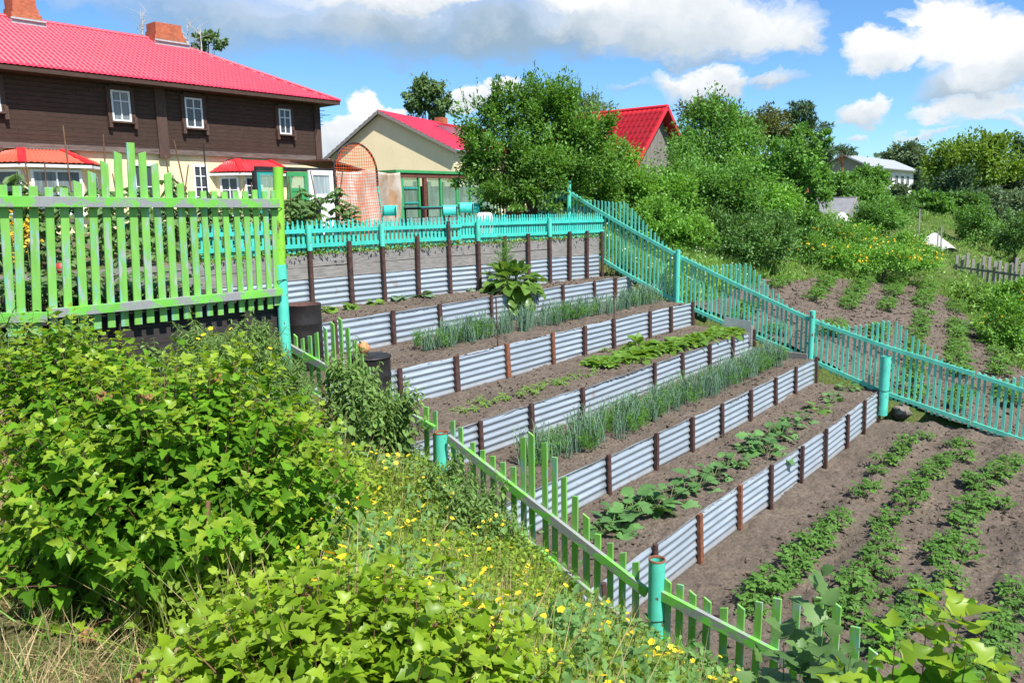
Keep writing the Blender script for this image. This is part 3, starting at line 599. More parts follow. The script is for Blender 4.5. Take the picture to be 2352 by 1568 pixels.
def m_glass(name, c, rough=.08):
    t = NT(name); co = t.coord('Object', (9, 9, .6)); f = t.noise(co, 1.4, 3); return t.done(t.bsdf(t.mix(t.ramp(f, .35, .65), [x*.55 for x in c], c), rough, 0, None, spec=.6))
M['glass'] = m_glass('curtained glass', (.20, .24, .25)); M['glass_dark'] = m_glass('dark glass', (.06, .07, .08))
M['pale_glass'] = m_glass('pale film', (.36, .44, .47), .25)
def m_clear():
    t = NT('greenhouse glass'); p = t.n('ShaderNodeBsdfGlossy'); p.inputs['Roughness'].default_value = .08; p.inputs[0].default_value = (.8, .9, .9, 1)
    d = t.n('ShaderNodeBsdfDiffuse'); d.inputs[0].default_value = (.45, .6, .5, 1); tr = t.n('ShaderNodeBsdfTransparent'); tr.inputs[0].default_value = (.8, .92, .86, 1)
    a = t.n('ShaderNodeMixShader'); a.inputs[0].default_value = .14; t.l(tr.outputs[0], a.inputs[1]); t.l(p.outputs[0], a.inputs[2])
    b = t.n('ShaderNodeMixShader'); t.l(t.math('MULTIPLY_ADD', t.noise(t.coord('Object', (8, 8, .7)), 1.5, 4), .4, .02), b.inputs[0]); t.l(a.outputs[0], b.inputs[1]); t.l(d.outputs[0], b.inputs[2]); t.l(b.outputs[0], t.out.inputs[0]); return t.m
M['clear'] = m_clear()
M['green_paint'] = m_paint('green joinery paint', (.05, .34, .12), (.2, .2, .16), .66, 6, (1, 1, .3)); M['aqua_door'] = m_paint('teal joinery paint', (.03, .33, .30), (.14, .2, .18), .68, 6)
M['brown_beam'] = m_wood('red brown beam', (.15, .06, .045), (2, 8, 8), 3)

def window(par, o, u, w, h, n, cols, rows, fm='white_frame', gm='glass', fw=.07, key='window', sill=True, split=None):
    """o: lower left corner on the wall, u: along the wall, n: outward."""
    o, u, n = np.asarray(o, float), unit(np.asarray(u, float)), unit(np.asarray(n, float)); z = np.array([0, 0, 1.]); m = MB()
    P = lambda a, b, k: o+u*a+z*b+n*k
    for a, b, c, d in ((0, 0, fw, h), (w-fw, 0, w, h), (fw, 0, w-fw, fw), (fw, h-fw, w-fw, h)):
        m.obox(P((a+c)/2, (b+d)/2, .03), u*(c-a)/2, z*(d-b)/2, n*.045)
    for i in range(1, cols): a = w*i/cols; m.obox(P(a, h/2, .03), u*.022, z*(h/2-fw), n*.035)
    for j in range(1, rows):
        b = h*(split if split else j/rows); m.obox(P(w/2, b, .03), u*(w/2-fw), z*.02, n*.031)
    f = m.build(key, M[fm], par); m = MB(); m.obox(P(w/2, h/2, .022), u*(w/2-fw*.5), z*(h/2-fw*.5), n*.006); link('pane', m.mesh('pane'), M[gm], f)
    if sill: m = MB(); m.obox(P(w/2, -.035, .07), u*(w/2+.1), z*.03, n*.12); link('sill', m.mesh('sill'), M['brown_trim'] if fm == 'white_frame' and key == 'upper_window' else M['white_frame'], f)
    return f
def tile_slope(fn, L, S, lim0, lim1, pitch=.19, step=.36, amp=.026, sub=6, lip=.03):
    """Metal tile on a slope: fn(x along eave, s up slope, h off the plane). lim0/lim1(s): ends of the row."""
    m = MB(); nx = int(L/pitch*sub)+1; xs_ = np.linspace(0, L, nx); ss = []; k = 0
    while k*step < S: ss += [(k*step, lip), (min(S, (k+1)*step)-.012, .0)]; k += 1
    P = []
    for s, up in ss:
        for x in xs_: xx = min(max(x, lim0(s)), lim1(s)); P.append(fn(xx, s, up+amp*abs(math.sin(PI*x/pitch))))
    V = np.array(P); nr = len(ss); i = (np.arange(nr-1)[:, None]*nx+np.arange(nx-1)[None]).ravel(); T = np.stack([i, i+1, i+nx+1, i+nx], 1)
    a = np.linalg.norm(V[T[:, 0]]-V[T[:, 1]], axis=1)+np.linalg.norm(V[T[:, 3]]-V[T[:, 2]], axis=1); return arrmesh('roof', V, T[a > 1e-4])

# --- the long two storey house
HX0, HX1, HY, HD = 1.5, 23.35, 31.0, 9.0
hs = empty('house', (14, HY, -.8), 'long two-storey house with tarred plank upper floor, cream ground floor and pinkish red roof', 'house')
m = MB(); m.box(HX0, HY+.12, -.9, HX1-.15, HY+HD, 2.32); m.build('ground_floor_wall', M['cream'], hs)
m = MB(); z = 2.36; k = 0
while z < 4.8:
    x = HX0; hh = .165
    while x < HX1-.01:
        x2 = min(HX1, x+2.5+RNG.random()*3); d = .012*RNG.random(); m.obox(((x+x2)/2, HY+.3-d, z+hh/2), ((x2-x)/2-.003, 0, 0), (0, .3, 0), (0, -.012, hh/2-.004)); x = x2
    z += hh
m.box(HX1-.5, HY+.35, 2.36, HX1-.02, HY+HD, 4.82); m.build('upper_floor_wall', M['log'], hs)
m = MB(); x = HX0
while x < HX1: x2 = min(HX1+.03, x+3.6); m.box(x+.004, HY-.04, 2.20, x2-.004, HY+.12, 2.40); x = x2
m.build('belt_board', M['belt'], hs)
for px, w in ((372, .42), (728, .34), (8, .0)):
    if w: X = float(ony(px, 300, HY)[0]); m = MB(); m.box(X-w/2, HY-.09, 2.05, X+w/2, HY-.001, 4.78); m.build('pilaster', M['brown_trim'], hs)
EY, EZ, RZ, RY, EX = 30.2, 4.86, 7.5, 35.5, 24.15; SL = math.hypot(RY-EY, RZ-EZ); vy, vz = (RY-EY)/SL, (RZ-EZ)/SL
fn = lambda x, s, h: (HX0-1+x, EY+vy*s-vz*h, EZ+vz*s+vy*h)
link('roof', tile_slope(fn, EX-HX0+1, SL, lambda s: 0, lambda s: EX-HX0+1-(RY-EY)*s/SL), M['red_roof'], hs)
m = MB(); a, b, c, d = (EX, EY, EZ-.02), (EX, 2*RY-EY, EZ-.02), (EX-(RY-EY), RY, RZ-.02), (HX0-1, RY, RZ-.02)
m.add([a, b, c], [(0, 1, 2)]); m.add([(HX0-1, 2*RY-EY, EZ-.02), d, c, b], [(3, 2, 1, 0)]); m.build('roof_back', M['red_roof'], hs)
m = MB(); m.tube([(HX0-1, RY, RZ+.02), (EX-(RY-EY), RY, RZ+.02), (EX+.02, EY-.02, EZ+.04)], .085, 8); m.build('ridge_cap', M['red_roof'], hs)
m = MB(); m.box(HX0-1, EY+.03, EZ-.14, EX-.02, EY+.9, EZ-.09); m.box(HX1-.1, EY+.9, EZ-.14, EX-.02, HY+HD+.5, EZ-.09); m.box(HX0-1, EY, EZ-.15, EX, EY+.03, EZ-.01); m.build('soffit', M['log'], hs)
for i, ((x0, y0), (x1, y1)) in enumerate([((255, 205), (302, 281)), ((424, 222), (467, 296)), ((638, 247), (669, 310)), ((-35, 175), (3, 257))]):
    a, b = ony((x0+x1)/2-abs(x1-x0)/2+4, y1, HY-.05), ony(x1, y1, HY-.05); t = ony((x0+x1)/2, y0+4, HY-.05); w = float(b[0]-a[0]); z0 = float(b[2]); h = float(t[2]-z0)
    f = window(hs, (a[0], HY-.03, z0), (1, 0, 0), w, h, (0, -1, 0), 2 if i != 1 else 2, 2, gm='glass' if i in (0, 3) else 'glass_dark', fw=.065, key='upper_window', split=.66)
    m = MB()
    for s in (-1, 1): m.obox((a[0]+w/2+s*(w/2+.085), HY-.05, z0+h/2), (.075, 0, 0), (0, .05, 0), (0, 0, h/2+.12)); m.obox((a[0]+w/2+s*(w/2+.12), HY-.1, z0-.03), (.06, 0, 0), (0, .1, 0), (0, 0, .22))
    m.obox((a[0]+w/2, HY-.05, z0+h+.1), (w/2+.02, 0, 0), (0, .055, 0), (0, 0, .09)); link('casing', m.mesh('casing'), M['brown_trim'], f)
def low_window(x0, x1, yt, hgt, Y, cols, rows, gm='glass', fw=.08):
    a, b = ony(x0, yt, Y), ony(x1, yt, Y); return window(hs, (a[0], Y+.0, b[2]-hgt), (1, 0, 0), float(b[0]-a[0]), hgt, (0, -1, 0), cols, rows, gm=gm, fw=fw)
low_window(441, 474, 380, 1.35, HY+.1, 2, 3, 'glass_dark', .07); low_window(302, 350, 376, 1.8, HY+.1, 1, 2, 'glass_dark', .1)
def bay(xa, xb, out, side, ztop, roofm, rimz, wins):
    """Bay window: trapezium footprint, small hipped tile roof, framed lights on its faces."""
    A, B, C, D = np.array([xa-side, HY+.12, 0]), np.array([xa, HY-out, 0]), np.array([xb, HY-out, 0]), np.array([xb+side, HY+.12, 0]); z = np.array([0, 0, 1.])
    m = MB(); zb, zt = -.9, ztop
    for p, q in ((A, B), (B, C), (C, D)): m.quad(p+z*zb, q+z*zb, q+z*zt, p+z*zt)
    m.build('bay_wall', M['cream'], hs); o = .32; e = [A+(-o, 0, 0), B+(-o*.6, -o, 0), C+(o*.6, -o, 0), D+(o, 0, 0)]; tops = [A+(side*.9, 0, 0), B+(.25, out*.92, 0), C+(-.25, out*.92, 0), D+(-side*.9, 0, 0)]; zr = zt+rimz
    r = None
    for i in range(3):
        p, q, s, t = e[i]+z*(zt+.02), e[i+1]+z*(zt+.02), tops[i+1]+z*zr, tops[i]+z*zr; L = np.linalg.norm(q-p); nn = int(L/.19*5)+2; ro = MB()
        def g(u, v):
            a = p*(1-u)+q*u; b = t*(1-u)+s*u; k = v*3.999; return a*(1-v)+b*v+z*(.03*abs(math.sin(PI*u*L/.19))+.03*(1-(k-math.floor(k))))
        ro.grid(g, np.linspace(0, 1, nn), [0, .24, .251, .49, .501, .74, .751, 1]); me = ro.mesh('bay_roof'); link('bay_roof', me, roofm[i], hs)
    for i in (1, 2): m = MB(); m.bar(e[i]+z*(zt+.06), tops[i]+z*(zr+.05), .26, .05); m.build('hip_cap', M['red_roof2'], hs)
    m = MB(); m.add([p+z*(zt-.0) for p in e], [(3, 2, 1, 0)]); m.add([p+z*(zt-.10) for p in e], [(0, 1, 2, 3)])
    for i in range(3): m.quad(e[i]+z*(zt-.10), e[i+1]+z*(zt-.10), e[i+1]+z*zt, e[i]+z*zt)
    m.build('bay_eave', M['white_frame'], hs)
    for face, w0, w1, zb2, zt2, cols, rows, gm in wins:
        p, q = ((A, B), (B, C), (C, D))[face]; u = unit(q-p); nrm = np.cross(u, z); L = np.linalg.norm(q-p); window(hs, p+u*L*w0+z*zb2+nrm*.0, u, L*(w1-w0), zt2-zb2, nrm, cols, rows, gm=gm, fw=.085)
b0, b1 = ony(62, 380, 30), ony(185, 380, 30)
bay(float(b0[0])-.05, float(b1[0])+.05, 1.0, 1.0, 1.62, [M['old_tile'], M['old_tile'], M['old_tile']], .55, [(1, .06, .96, -.1, 1.46, 2, 1, 'glass'), (0, .12, .9, -.1, 1.46, 1, 2, 'glass_dark'), (2, .3, .8, .2, 1.3, 1, 2, 'glass_dark')])
b0, b1 = ony(556, 380, 30.2), ony(655, 380, 30.2)
bay(float(b0[0]), float(b1[0]), .8, .7, 1.50, [M['red_roof2']]*3, .58, [(1, .02, .42, .2, 1.36, 2, 3, 'glass_dark'), (0, .15, .85, -.3, 1.36, 2, 3, 'glass_dark')])
def chimney(xa, xb, zt):
    m = MB(); m.box(xa-.12, RY-.62, 6.9, xb+.12, RY+.45, 7.62); m.box(xa-.04, RY-.56, 7.62, xb+.04, RY+.40, 7.85); m.box(xa, RY-.5, 7.85, xb, RY+.34, zt); c = m.build('chimney', M['brick'], hs)
    m = MB(); m.box(xa-.2, RY-.75, 6.95, xb+.2, RY-.64, 7.40); m.bar((xa-.2, RY-.72, 7.36), (xb+.2, RY-.72, 7.36), .2, .03, (0, 1, .45)); link('flashing', m.mesh('flashing'), M['zinc'], c)
for x0, x1, zt in ((340, 408, None), (18, 84, 9.8)):
    a, b = ony(x0, 70, RY), ony(x1, 70, RY); chimney(float(a[0])+.1, float(b[0])-.1, zt or float(ony(370, 52, RY-.5)[2]))
m = MB(); q = ony(727, 285, HY-.2); m.tube([q+(0, 0, -.35), q+(0, 0, .75)], .02, 6)
for k in range(5): m.tube([q+(.05, -.0, .62-.16*k), q+(.35+.12*(k < 2), -.05, .62-.16*k)], .012, 5)
m.tube([q+(0, 0, .35), q+(.75, -.1, .45)], .012, 5); m.build('antenna', M['black'], hs)

# --- cream gable house behind the yard
gn = np.array([-.95, -.31, 0]); gn = gn/np.linalg.norm(gn); gr = -gn; gt = np.array([.31, -.95, 0]); gt = gt/np.linalg.norm(gt); Zv = np.array([0, 0, 1.])
AP = at(867, 253, 44); gp0 = AP+gr*.3; g2 = empty('house', AP*np.array([1, 1, 0])+np.array([0, 0, -.8]), 'cream gabled house with raspberry red roof and a white dormer, behind the netted arch', 'house')
LE, RE = onplane(742, 365, AP, gn), onplane(1049, 345, AP, gn); LEN = 13.0
apw, lw_, rw_ = AP+gr*.32-Zv*.12, LE+gr*.32-Zv*.12, RE+gr*.32-Zv*.12
k1 = .93; lw_ = apw+(lw_-apw)*k1; rw_ = apw+(rw_-apw)*k1
m = MB(); gz = -.9; flo = lambda p: np.array([p[0], p[1], gz])
m.add([flo(lw_), flo(rw_), rw_, apw, lw_], [(0, 1, 2, 3, 4)]); m.quad(flo(rw_), flo(rw_)+gr*LEN, rw_+gr*LEN, rw_); m.quad(flo(lw_), lw_, lw_+gr*LEN, flo(lw_)+gr*LEN); m.build('wall', M['cream2'], g2)
def slope(e, a, L, par, mat, key='roof'):
    S = np.linalg.norm(a-e); sv = (a-e)/S; nn = unit(np.cross(gr, sv)); nn = nn if nn[2] > 0 else -nn
    link(key, tile_slope(lambda x, s, h: tuple(e+gr*x+sv*s+nn*h), L, S, lambda s: 0, lambda s: L, .2, .38, .03, 5), mat, par)
slope(RE, AP, LEN, g2, M['red_roof']); slope(LE, AP, LEN, g2, M['red_roof'])
m = MB()
for e in (LE, RE): d = unit(AP-e); m.bar(e+gr*.02-Zv*.09, AP+gr*.02-Zv*.09, .04, .16, gr); m.prism([e+gr*.04-Zv*.05, e+gr*.33-Zv*.05, AP+gr*.33-Zv*.05, AP+gr*.04-Zv*.05], Zv, .03)
m.build('bargeboard', M['grey_wood'], g2)
sv = unit(AP-RE); dm = RE+gr*5.2+sv*1.5; m = MB(); out = unit(np.cross(Zv, gr)); out = out if np.dot(out, RE-AP) > 0 else -out
c0, c1, c2 = dm, dm+sv*2.6, dm+sv*1.9+Zv*.0; up = dm+Zv*1.0; up2 = c1+Zv*.18
m.add([c0, c1, up2, up], [(0, 1, 2, 3)]); m.add([c0+gr*2, c1+gr*2, up2+gr*2, up+gr*2], [(3, 2, 1, 0)]); m.quad(c0, c0+gr*2, up+gr*2, up); dmw = m.build('dormer', M['white_wall'], g2)
m = MB(); m.prism([up-gr*.2+out*.25-Zv*.04, up+gr*2.2+out*.25-Zv*.04, up2+gr*2.2+Zv*.06, up2-gr*.2+Zv*.06], Zv, .06); link('dormer_roof', m.mesh('dormer_roof'), M['red_roof'], dmw)
m = MB(); q = AP+gr*8; m.obox(q-Zv*.1, gr*.35, gt*.3, Zv*.42); m.build('chimney', M['brick'], g2)
# --- plank shed with the bright red roof, and its stove pipe
P0 = at(1533, 246, 36); r3 = empty('plank_shed', (P0[0], P0[1], -.9), 'steep bright red tile roof on a grey plank shed among the bushes', 'shed')
E0 = ony(1472, 362, P0[1]); wdx = P0[0]-E0[0]; hz = P0[2]-E0[2]; LY = float(onx(1300, 271, P0[0])[1]-P0[1]); S3 = math.hypot(wdx, hz); ext = 1.25
link('roof', tile_slope(lambda x, s, h: (P0[0]-wdx*ext*(1-s/(S3*ext))-hz/S3*h, P0[1]+x, P0[2]-hz*ext*(1-s/(S3*ext))+wdx/S3*h), LY, S3*ext, lambda s: 0, lambda s: LY, .26, .42, .03, 6, .065), M['red_roof2'], r3)
m = MB(); m.prism([(P0[0], P0[1], P0[2]), (P0[0]+wdx*ext, P0[1], P0[2]-hz*ext), (P0[0]+wdx*ext, P0[1]+LY, P0[2]-hz*ext), (P0[0], P0[1]+LY, P0[2])], (hz, 0, wdx), .06); m.build('roof_back', M['red_roof2'], r3)
m = MB(); ex2 = ext*.86
for k in range(30):
    a = -1+2*k/30; b = -1+2*(k+1)/30; zt = lambda q: P0[2]-.12-hz*ex2*abs(q)
    m.prism([(P0[0]+wdx*ex2*a+.004, P0[1]+.5, -.9), (P0[0]+wdx*ex2*b-.004, P0[1]+.5, -.9), (P0[0]+wdx*ex2*b-.004, P0[1]+.5, zt(b)), (P0[0]+wdx*ex2*a+.004, P0[1]+.5, zt(a))], (0, 1, 0), .03+.01*(k % 2))
m.box(P0[0]-wdx*ex2, P0[1]+.5, .55, P0[0]+wdx*ex2, P0[1]+.44, .7); m.build('plank_wall', M['plank_wood'], r3)
m = MB(); m.box(P0[0]-wdx*ex2, P0[1]+.54, -.9, P0[0]+wdx*ex2, P0[1]+LY, P0[2]-hz*ex2-.12); m.build('side_wall', M['grey_wood'], r3)
m = MB(); m.bar((P0[0]-wdx*ext, P0[1]-.02, P0[2]-hz*ext), (P0[0], P0[1]-.02, P0[2]), .05, .16, (0, 1, 0)); m.bar((P0[0]+wdx*ext, P0[1]-.02, P0[2]-hz*ext), (P0[0], P0[1]-.02, P0[2]), .05, .16, (0, 1, 0)); m.tube([(P0[0], P0[1]-.03, P0[2]+.03), (P0[0], P0[1]+LY, P0[2]+.03)], .09, 8); m.build('verge', M['red_roof2'], r3)
sp_ = at(1311, 250, 33); m = MB(); m.tube([sp_+(0, 0, -1.8), sp_+(0, 0, .32)], .075, 14); pp = m.build('stove_pipe', M['zinc'], r3)
m = MB(); m.tube([sp_+(0, 0, .28), sp_+(-.02, -.02, .44), sp_+(.12, -.06, .50)], [.085, .11, .09], 12); link('cowl', m.mesh('cowl'), M['black'], pp)
# --- far white house and its neighbours
P0 = at(1940, 356, 95); X0 = P0[0]; fh = empty('house', (X0+12, P0[1], 0), 'far white two-storey house with a grey gable and pale roof on the right-hand slope', 'house')
R0 = onx(1996, 381, X0); hw = P0[1]-R0[1]; zz = R0[2]; Lx = float(ony(2100, 389, R0[1])[0]-X0)
m = MB(); m.add([(X0, P0[1]+hw, -3), (X0, R0[1], -3), (X0, R0[1], zz), (X0, P0[1], P0[2]-.2), (X0, P0[1]+hw, zz)], [(0, 1, 2, 3, 4)]); m.build('gable_wall', M['grey_wall'], fh)
m = MB(); m.box(X0+.01, R0[1], -3, X0+Lx, R0[1]+.3, zz); m.build('long_wall', M['white_wall'], fh)
m = MB(); m.prism([(X0-.8, R0[1]-.7, zz-.25), (X0+Lx+.6, R0[1]-.7, zz-.25), (X0+Lx+.6, P0[1], P0[2]), (X0-.8, P0[1], P0[2])], (0, -.4, 1), .16); m.build('roof', M['zinc'], fh)
m = MB(); m.prism([(X0-.8, P0[1]+hw+.7, zz-.25), (X0+Lx+.6, P0[1]+hw+.7, zz-.25), (X0+Lx+.6, P0[1], P0[2]), (X0-.8, P0[1], P0[2])], (0, .4, 1), .14); m.build('roof_back', M['zinc'], fh)
for k in range(6): window(fh, (X0+3+k*(Lx-6)/5.5, R0[1]-.02, zz-2.3), (1, 0, 0), 1.8, 1.5, (0, -1, 0), 2, 1, gm='glass_dark', fw=.12, sill=False)
for k in range(6): window(fh, (X0+3+k*(Lx-6)/5.5, R0[1]-.02, zz-5.2), (1, 0, 0), 1.8, 1.5, (0, -1, 0), 2, 1, gm='glass_dark', fw=.12, sill=False)
a, b, c = at(1880, 384, 72), at(1974, 407, 66), at(1870, 408, 64); w4 = empty('shed', (a[0], a[1], -2), 'low outbuilding with a pale grey sheet roof below the far white house', 'shed')
Y0 = b[1]; m = MB(); rr = (b[0]-14, Y0+5, a[2]+.2); m.prism([(b[0]-7, Y0, b[2]), (b[0], Y0, b[2]), (b[0]-1, Y0+6, a[2]+.1), (b[0]-6, Y0+6, a[2]+.1)], (0, -.3, 1), .12); m.build('roof', M['zinc'], w4)
m = MB(); m.box(b[0]-6.5, Y0+.6, -3, b[0]-.8, Y0+7, b[2]-.08); m.build('wall', M['dark_wood'], w4)
# --- small lean-to with a rusty roof between house and arch
q = ony(738, 372, 26); l5 = empty('lean_to', (q[0]+2, 26, -.8), 'low lean-to with a rusty brown sheet roof beside the house corner', 'shed')
e2 = ony(852, 396, 25.2); m = MB(); m.prism([q+(-.2, 1.8, .1), q+(.1, -.5, .05), np.array([e2[0], 25.2, e2[2]]), np.array([e2[0]+.4, 27.5, e2[2]+.1])], (0, 0, 1), .07); m.build('roof', M['brown_beam'], l5)
m = MB(); m.box(q[0]+.2, 25.9, -.9, e2[0]-.2, 27, q[2]-.55); m.build('wall', M['brown_beam'], l5)
for t in (.1, .55): m = MB(); p = q*(1-t)+e2*t; m.bar((p[0]+.1, 25.6, -.8), (p[0]+.1, 25.6, p[2]-.1), .1, .1, (1, 0, 0)); m.build('post', M['brown_beam'], l5)

# ------------------------------------------------------------------ things in the yard
GY = 21.0
gw = empty('greenhouse', tuple(ony(1000, 505, GY)*np.array([1, 1, 0])+np.array([0, 0, -.8])), 'old greenhouse glazed with green-framed panes under a red-brown beam', 'greenhouse')
gx = lambda px, py: ony(px, py, GY); zt = float(gx(915, 397)[2]); X0 = float(gx(912, 450)[0]); X1 = X0+7.0
m = MB(); m.box(X0, GY-.06, zt-.16, X1, GY+.1, zt); m.build('beam', M['brown_beam'], gw); m = MB(); m.box(X0-.1, GY-.1, zt+.004, X1, GY+1.6, zt+.10); m.build('eave_board', M['green_paint'], gw)
for px, w, mt in ((921, .19, 'green_paint'), (962, .07, 'green_paint'), (976, .16, 'brown_beam'), (1012, .09, 'green_paint'), (1049, .12, 'green_paint'), (1079, .06, 'green_paint'), (1104, .12, 'green_paint')):
    x = float(gx(px, 450)[0]); m = MB(); m.box(x-w/2, GY-.05, -.85, x+w/2, GY+.05, zt-.162); m.build('post', M[mt], gw)
for i in range(6):
    xs_ = [float(gx(p, 450)[0]) for p in (928, 958, 983, 1008, 1017, 1046, 1054, 1076, 1082, 1101, 1108, 1150)]; a, b = xs_[2*i], xs_[2*i+1]; m = MB(); m.box(a, GY-.01, -.4, b, GY+.0, zt-.17); m.build('pane', M['clear'], gw)
m = MB()
for z in (.62, .1): m.box(float(gx(927, 450)[0]), GY-.04, z, float(gx(959, 450)[0]), GY+.02, z+.06)
m.build('glazing_bar', M['aqua_door'], gw)
m = MB(); m.box(X0, GY+1.6, -.85, X1, GY+1.64, zt-.4); m.build('back_wall', M['aqua_door'], gw)
for j in range(26):
    x = X0+.15+j*.26; m = MB(); m.box(x, GY+1.50, -.8, x+.16, GY+1.54, .35+.3*(j % 3)); m.build('back_slat', M[('aqua_door', 'green_paint', 'cream')[j % 3]], gw)
m = MB(); m.box(X0-.1, GY-.7, -.82, X1, GY-.08, -.42); m.build('base_board', M['grey_wood'], gw)
# patch of old doors and windows set up as a screen
DY = 19.0; dz = lambda px, py: ony(px, py, DY)
sc = empty('door_screen', (float(dz(680, 450)[0]), DY, -.8), 'screen of old teal, green and white glazed doors under a black beam', 'screen')
def door(par, px0, px1, py0, mat, gm, key, zb=-.8, split=.45, out=0., rw=.11):
    a, b = dz(px0, py0), dz(px1, py0); x0, x1, z1 = float(a[0]), float(b[0]), float((a[2]+b[2])/2); y = DY-out; m = MB(); zs = z1-(z1-zb)*split
    m.box(x0, y-.03, zb, x0+rw, y+.03, z1); m.box(x1-rw, y-.03, zb, x1, y+.03, z1); m.box(x0+rw, y-.03, z1-rw, x1-rw, y+.03, z1); m.box(x0+rw, y-.03, zs, x1-rw, y+.03, zs+rw*.8); m.box(x0+rw, y-.02, zb, x1-rw, y+.02, zs)
    f = m.build(key, M[mat], par); m = MB(); m.box(x0+rw, y-.006, zs+rw*.8, x1-rw, y+.004, z1-rw); link('pane', m.mesh('pane'), M[gm], f); return f
door(sc, 588, 641, 393, 'aqua_door', 'clear', 'teal_door', split=.55, rw=.1); door(sc, 655, 703, 395, 'green_paint', 'clear', 'green_door', split=.3, out=.05, rw=.12)
door(sc, 701, 757, 392, 'white_frame', 'pale_glass', 'white_door', split=.42, out=.12, rw=.14)
a, b = dz(586, 389), dz(768, 387); m = MB(); m.box(float(a[0]), DY-.06, float(a[2])-.03, float(b[0]), DY+.06, float(a[2])+.08); m.build('beam', M['black'], sc)
for px, w, mt in ((763, .13, 'black'), (754, .1, 'aqua_door'), (587, .08, 'black')):
    x = float(dz(px, 450)[0]); m = MB(); m.box(x-w/2, DY-.07, -.85, x+w/2, DY+.05, float(a[2])-.032); m.build('post', M[mt], sc)
# hanging tarpaulin
m = MB(); ta, tb = ony(772, 392, 19.6), ony(916, 393, 19.6)
def tarp(u, v):
    x = ta[0]+(tb[0]-ta[0])*u+.12*v*math.sin(PI*u); zz = ta[2]+(-.72-ta[2])*v-.10*math.sin(PI*u*3)*(1-v)*.4; return (x, 19.6+.10*math.sin(u*17+v*2)*(.3+v)+.06*math.sin(u*31-v*3)-.15*v*math.sin(u*6), zz)
m.grid(tarp, np.linspace(0, 1, 60), np.linspace(0, 1, 24))
def m_tarp():
    t = NT('stained canvas'); co = t.coord('Object', (1, 1, .6)); f = t.noise(co, 1.2, 6, .65); g = t.noise(co, 3, 5); col = t.mix(t.ramp(f, .42, .62), (.46, .40, .34), (.36, .22, .13)); col = t.mix(t.ramp(g, .45, .7), col, (.55, .52, .47))
    return t.done(t.bsdf(col, .9, 0, g, .3, .01, .1))
tp = link('tarpaulin', m.mesh('tarpaulin'), m_tarp()); sd = tp.modifiers.new('thickness', 'SOLIDIFY'); sd.thickness = .006; tag(tp, 'stained beige tarpaulin hanging behind the netted arch', 'tarpaulin')
# arch with orange net
AY = 17.0; az_ = lambda px, py: ony(px, py, AY); al, ar, atp = az_(767, 400), az_(866, 400), az_(815, 329)
ae = empty('net_arch', ((al[0]+ar[0])/2, AY, -.8), 'arched black pipe trellis covered with orange net', 'trellis'); cx_ = (al[0]+ar[0])/2; hw = (ar[0]-al[0])/2; z0 = float(al[2]); zt = float(atp[2]); lean = .2
def archp(a): return np.array([cx_+hw*math.cos(a), AY, z0+(zt-z0)*math.sin(a)])
m = MB(); pts = [archp(a) for a in np.linspace(PI, 0, 22)]; m.tube([np.array([cx_-hw+.12, AY, -.85])]+pts+[np.array([cx_+hw, AY, z0-.3])], .03, 8); m.build('pipe', M['black'], ae)
m = MB(); m.tube([(cx_+hw, AY, z0-.3), (cx_+hw+lean, AY, -.85)], .028, 8); m.build('leg', M['aqua_post'], ae)
m = MB(); N1 = 19
def left(z): return cx_-hw+.12*max(0, (z0-z)/(z0+.85)) if z < z0 else cx_-hw*math.sqrt(max(0, 1-((z-z0)/(zt-z0))**2))
def right(z): return cx_+hw+lean*max(0, (z0-.3-z)/(z0+.55)) if z < z0 else cx_+hw*math.sqrt(max(0, 1-((z-z0)/(zt-z0))**2))
zs_ = np.arange(-.82, zt-.02, .085)
for k, z in enumerate(zs_):
    s = .02*math.sin(k*1.9); sag = .05; L, R = left(z), right(z); m.tube([(L, AY-.03, z+s), (L*.5+R*.5, AY-.04, z-sag*.4), (R, AY-.03, z+.04-s)], .0065, 4, False)
for k in range(1, N1):
    u = k/N1; x = cx_-hw+2*hw*u; zz = z0+(zt-z0)*math.sqrt(max(0, 1-((x-cx_)/hw)**2))-.01; m.tube([(x+lean*u*.9+.1*(1-u), AY-.032, -.82), (x+.02*math.sin(k), AY-.034, z0*.4), (x, AY-.03, zz)], .0065, 4, False)
m.build('net', m_plain('orange net', (.75, .10, .02), .6), ae)
# chairs and table
def make_chair():
    r = empty('chair', (0, 0, 0), '', 'chair', 'turquoise chairs round the table'); m = MB()
    m.grid(lambda u, v: (-.2+.4*u, .20+.05*v+.02*math.sin(PI*u), .60+.26*v), np.linspace(0, 1, 7), np.linspace(0, 1, 3)); bk = link('backrest', m.mesh('backrest'), M['aqua'], r, (0, 0, 0)); sd = bk.modifiers.new('thickness', 'SOLIDIFY'); sd.thickness = .014
    m = MB(); m.box(-.2, -.2, .435, .2, .2, .455); link('seat', m.mesh('seat'), M['aqua'], r, (0, 0, 0))
    for sx in (-.18, .18):
        m = MB(); m.tube([(sx, .17, 0), (sx, .18, .45), (sx, .225, .84)], .012, 8); link('leg', m.mesh('leg'), M['black'], r, (0, 0, 0)); m = MB(); m.tube([(sx, -.17, 0), (sx, -.17, .44)], .012, 8); link('leg', m.mesh('leg'), M['black'], r, (0, 0, 0))
    return r
def dup(root, loc, rz, label=None):
    c = root.copy(); COL.objects.link(c); c.location = tuple(loc); c.rotation_euler = (0, 0, rz)
    if label: c['label'] = label
    for ch in list(root.children):
        d = ch.copy(); COL.objects.link(d); d.parent = c
        for g in list(ch.children): e = g.copy(); COL.objects.link(e); e.parent = d
    return c
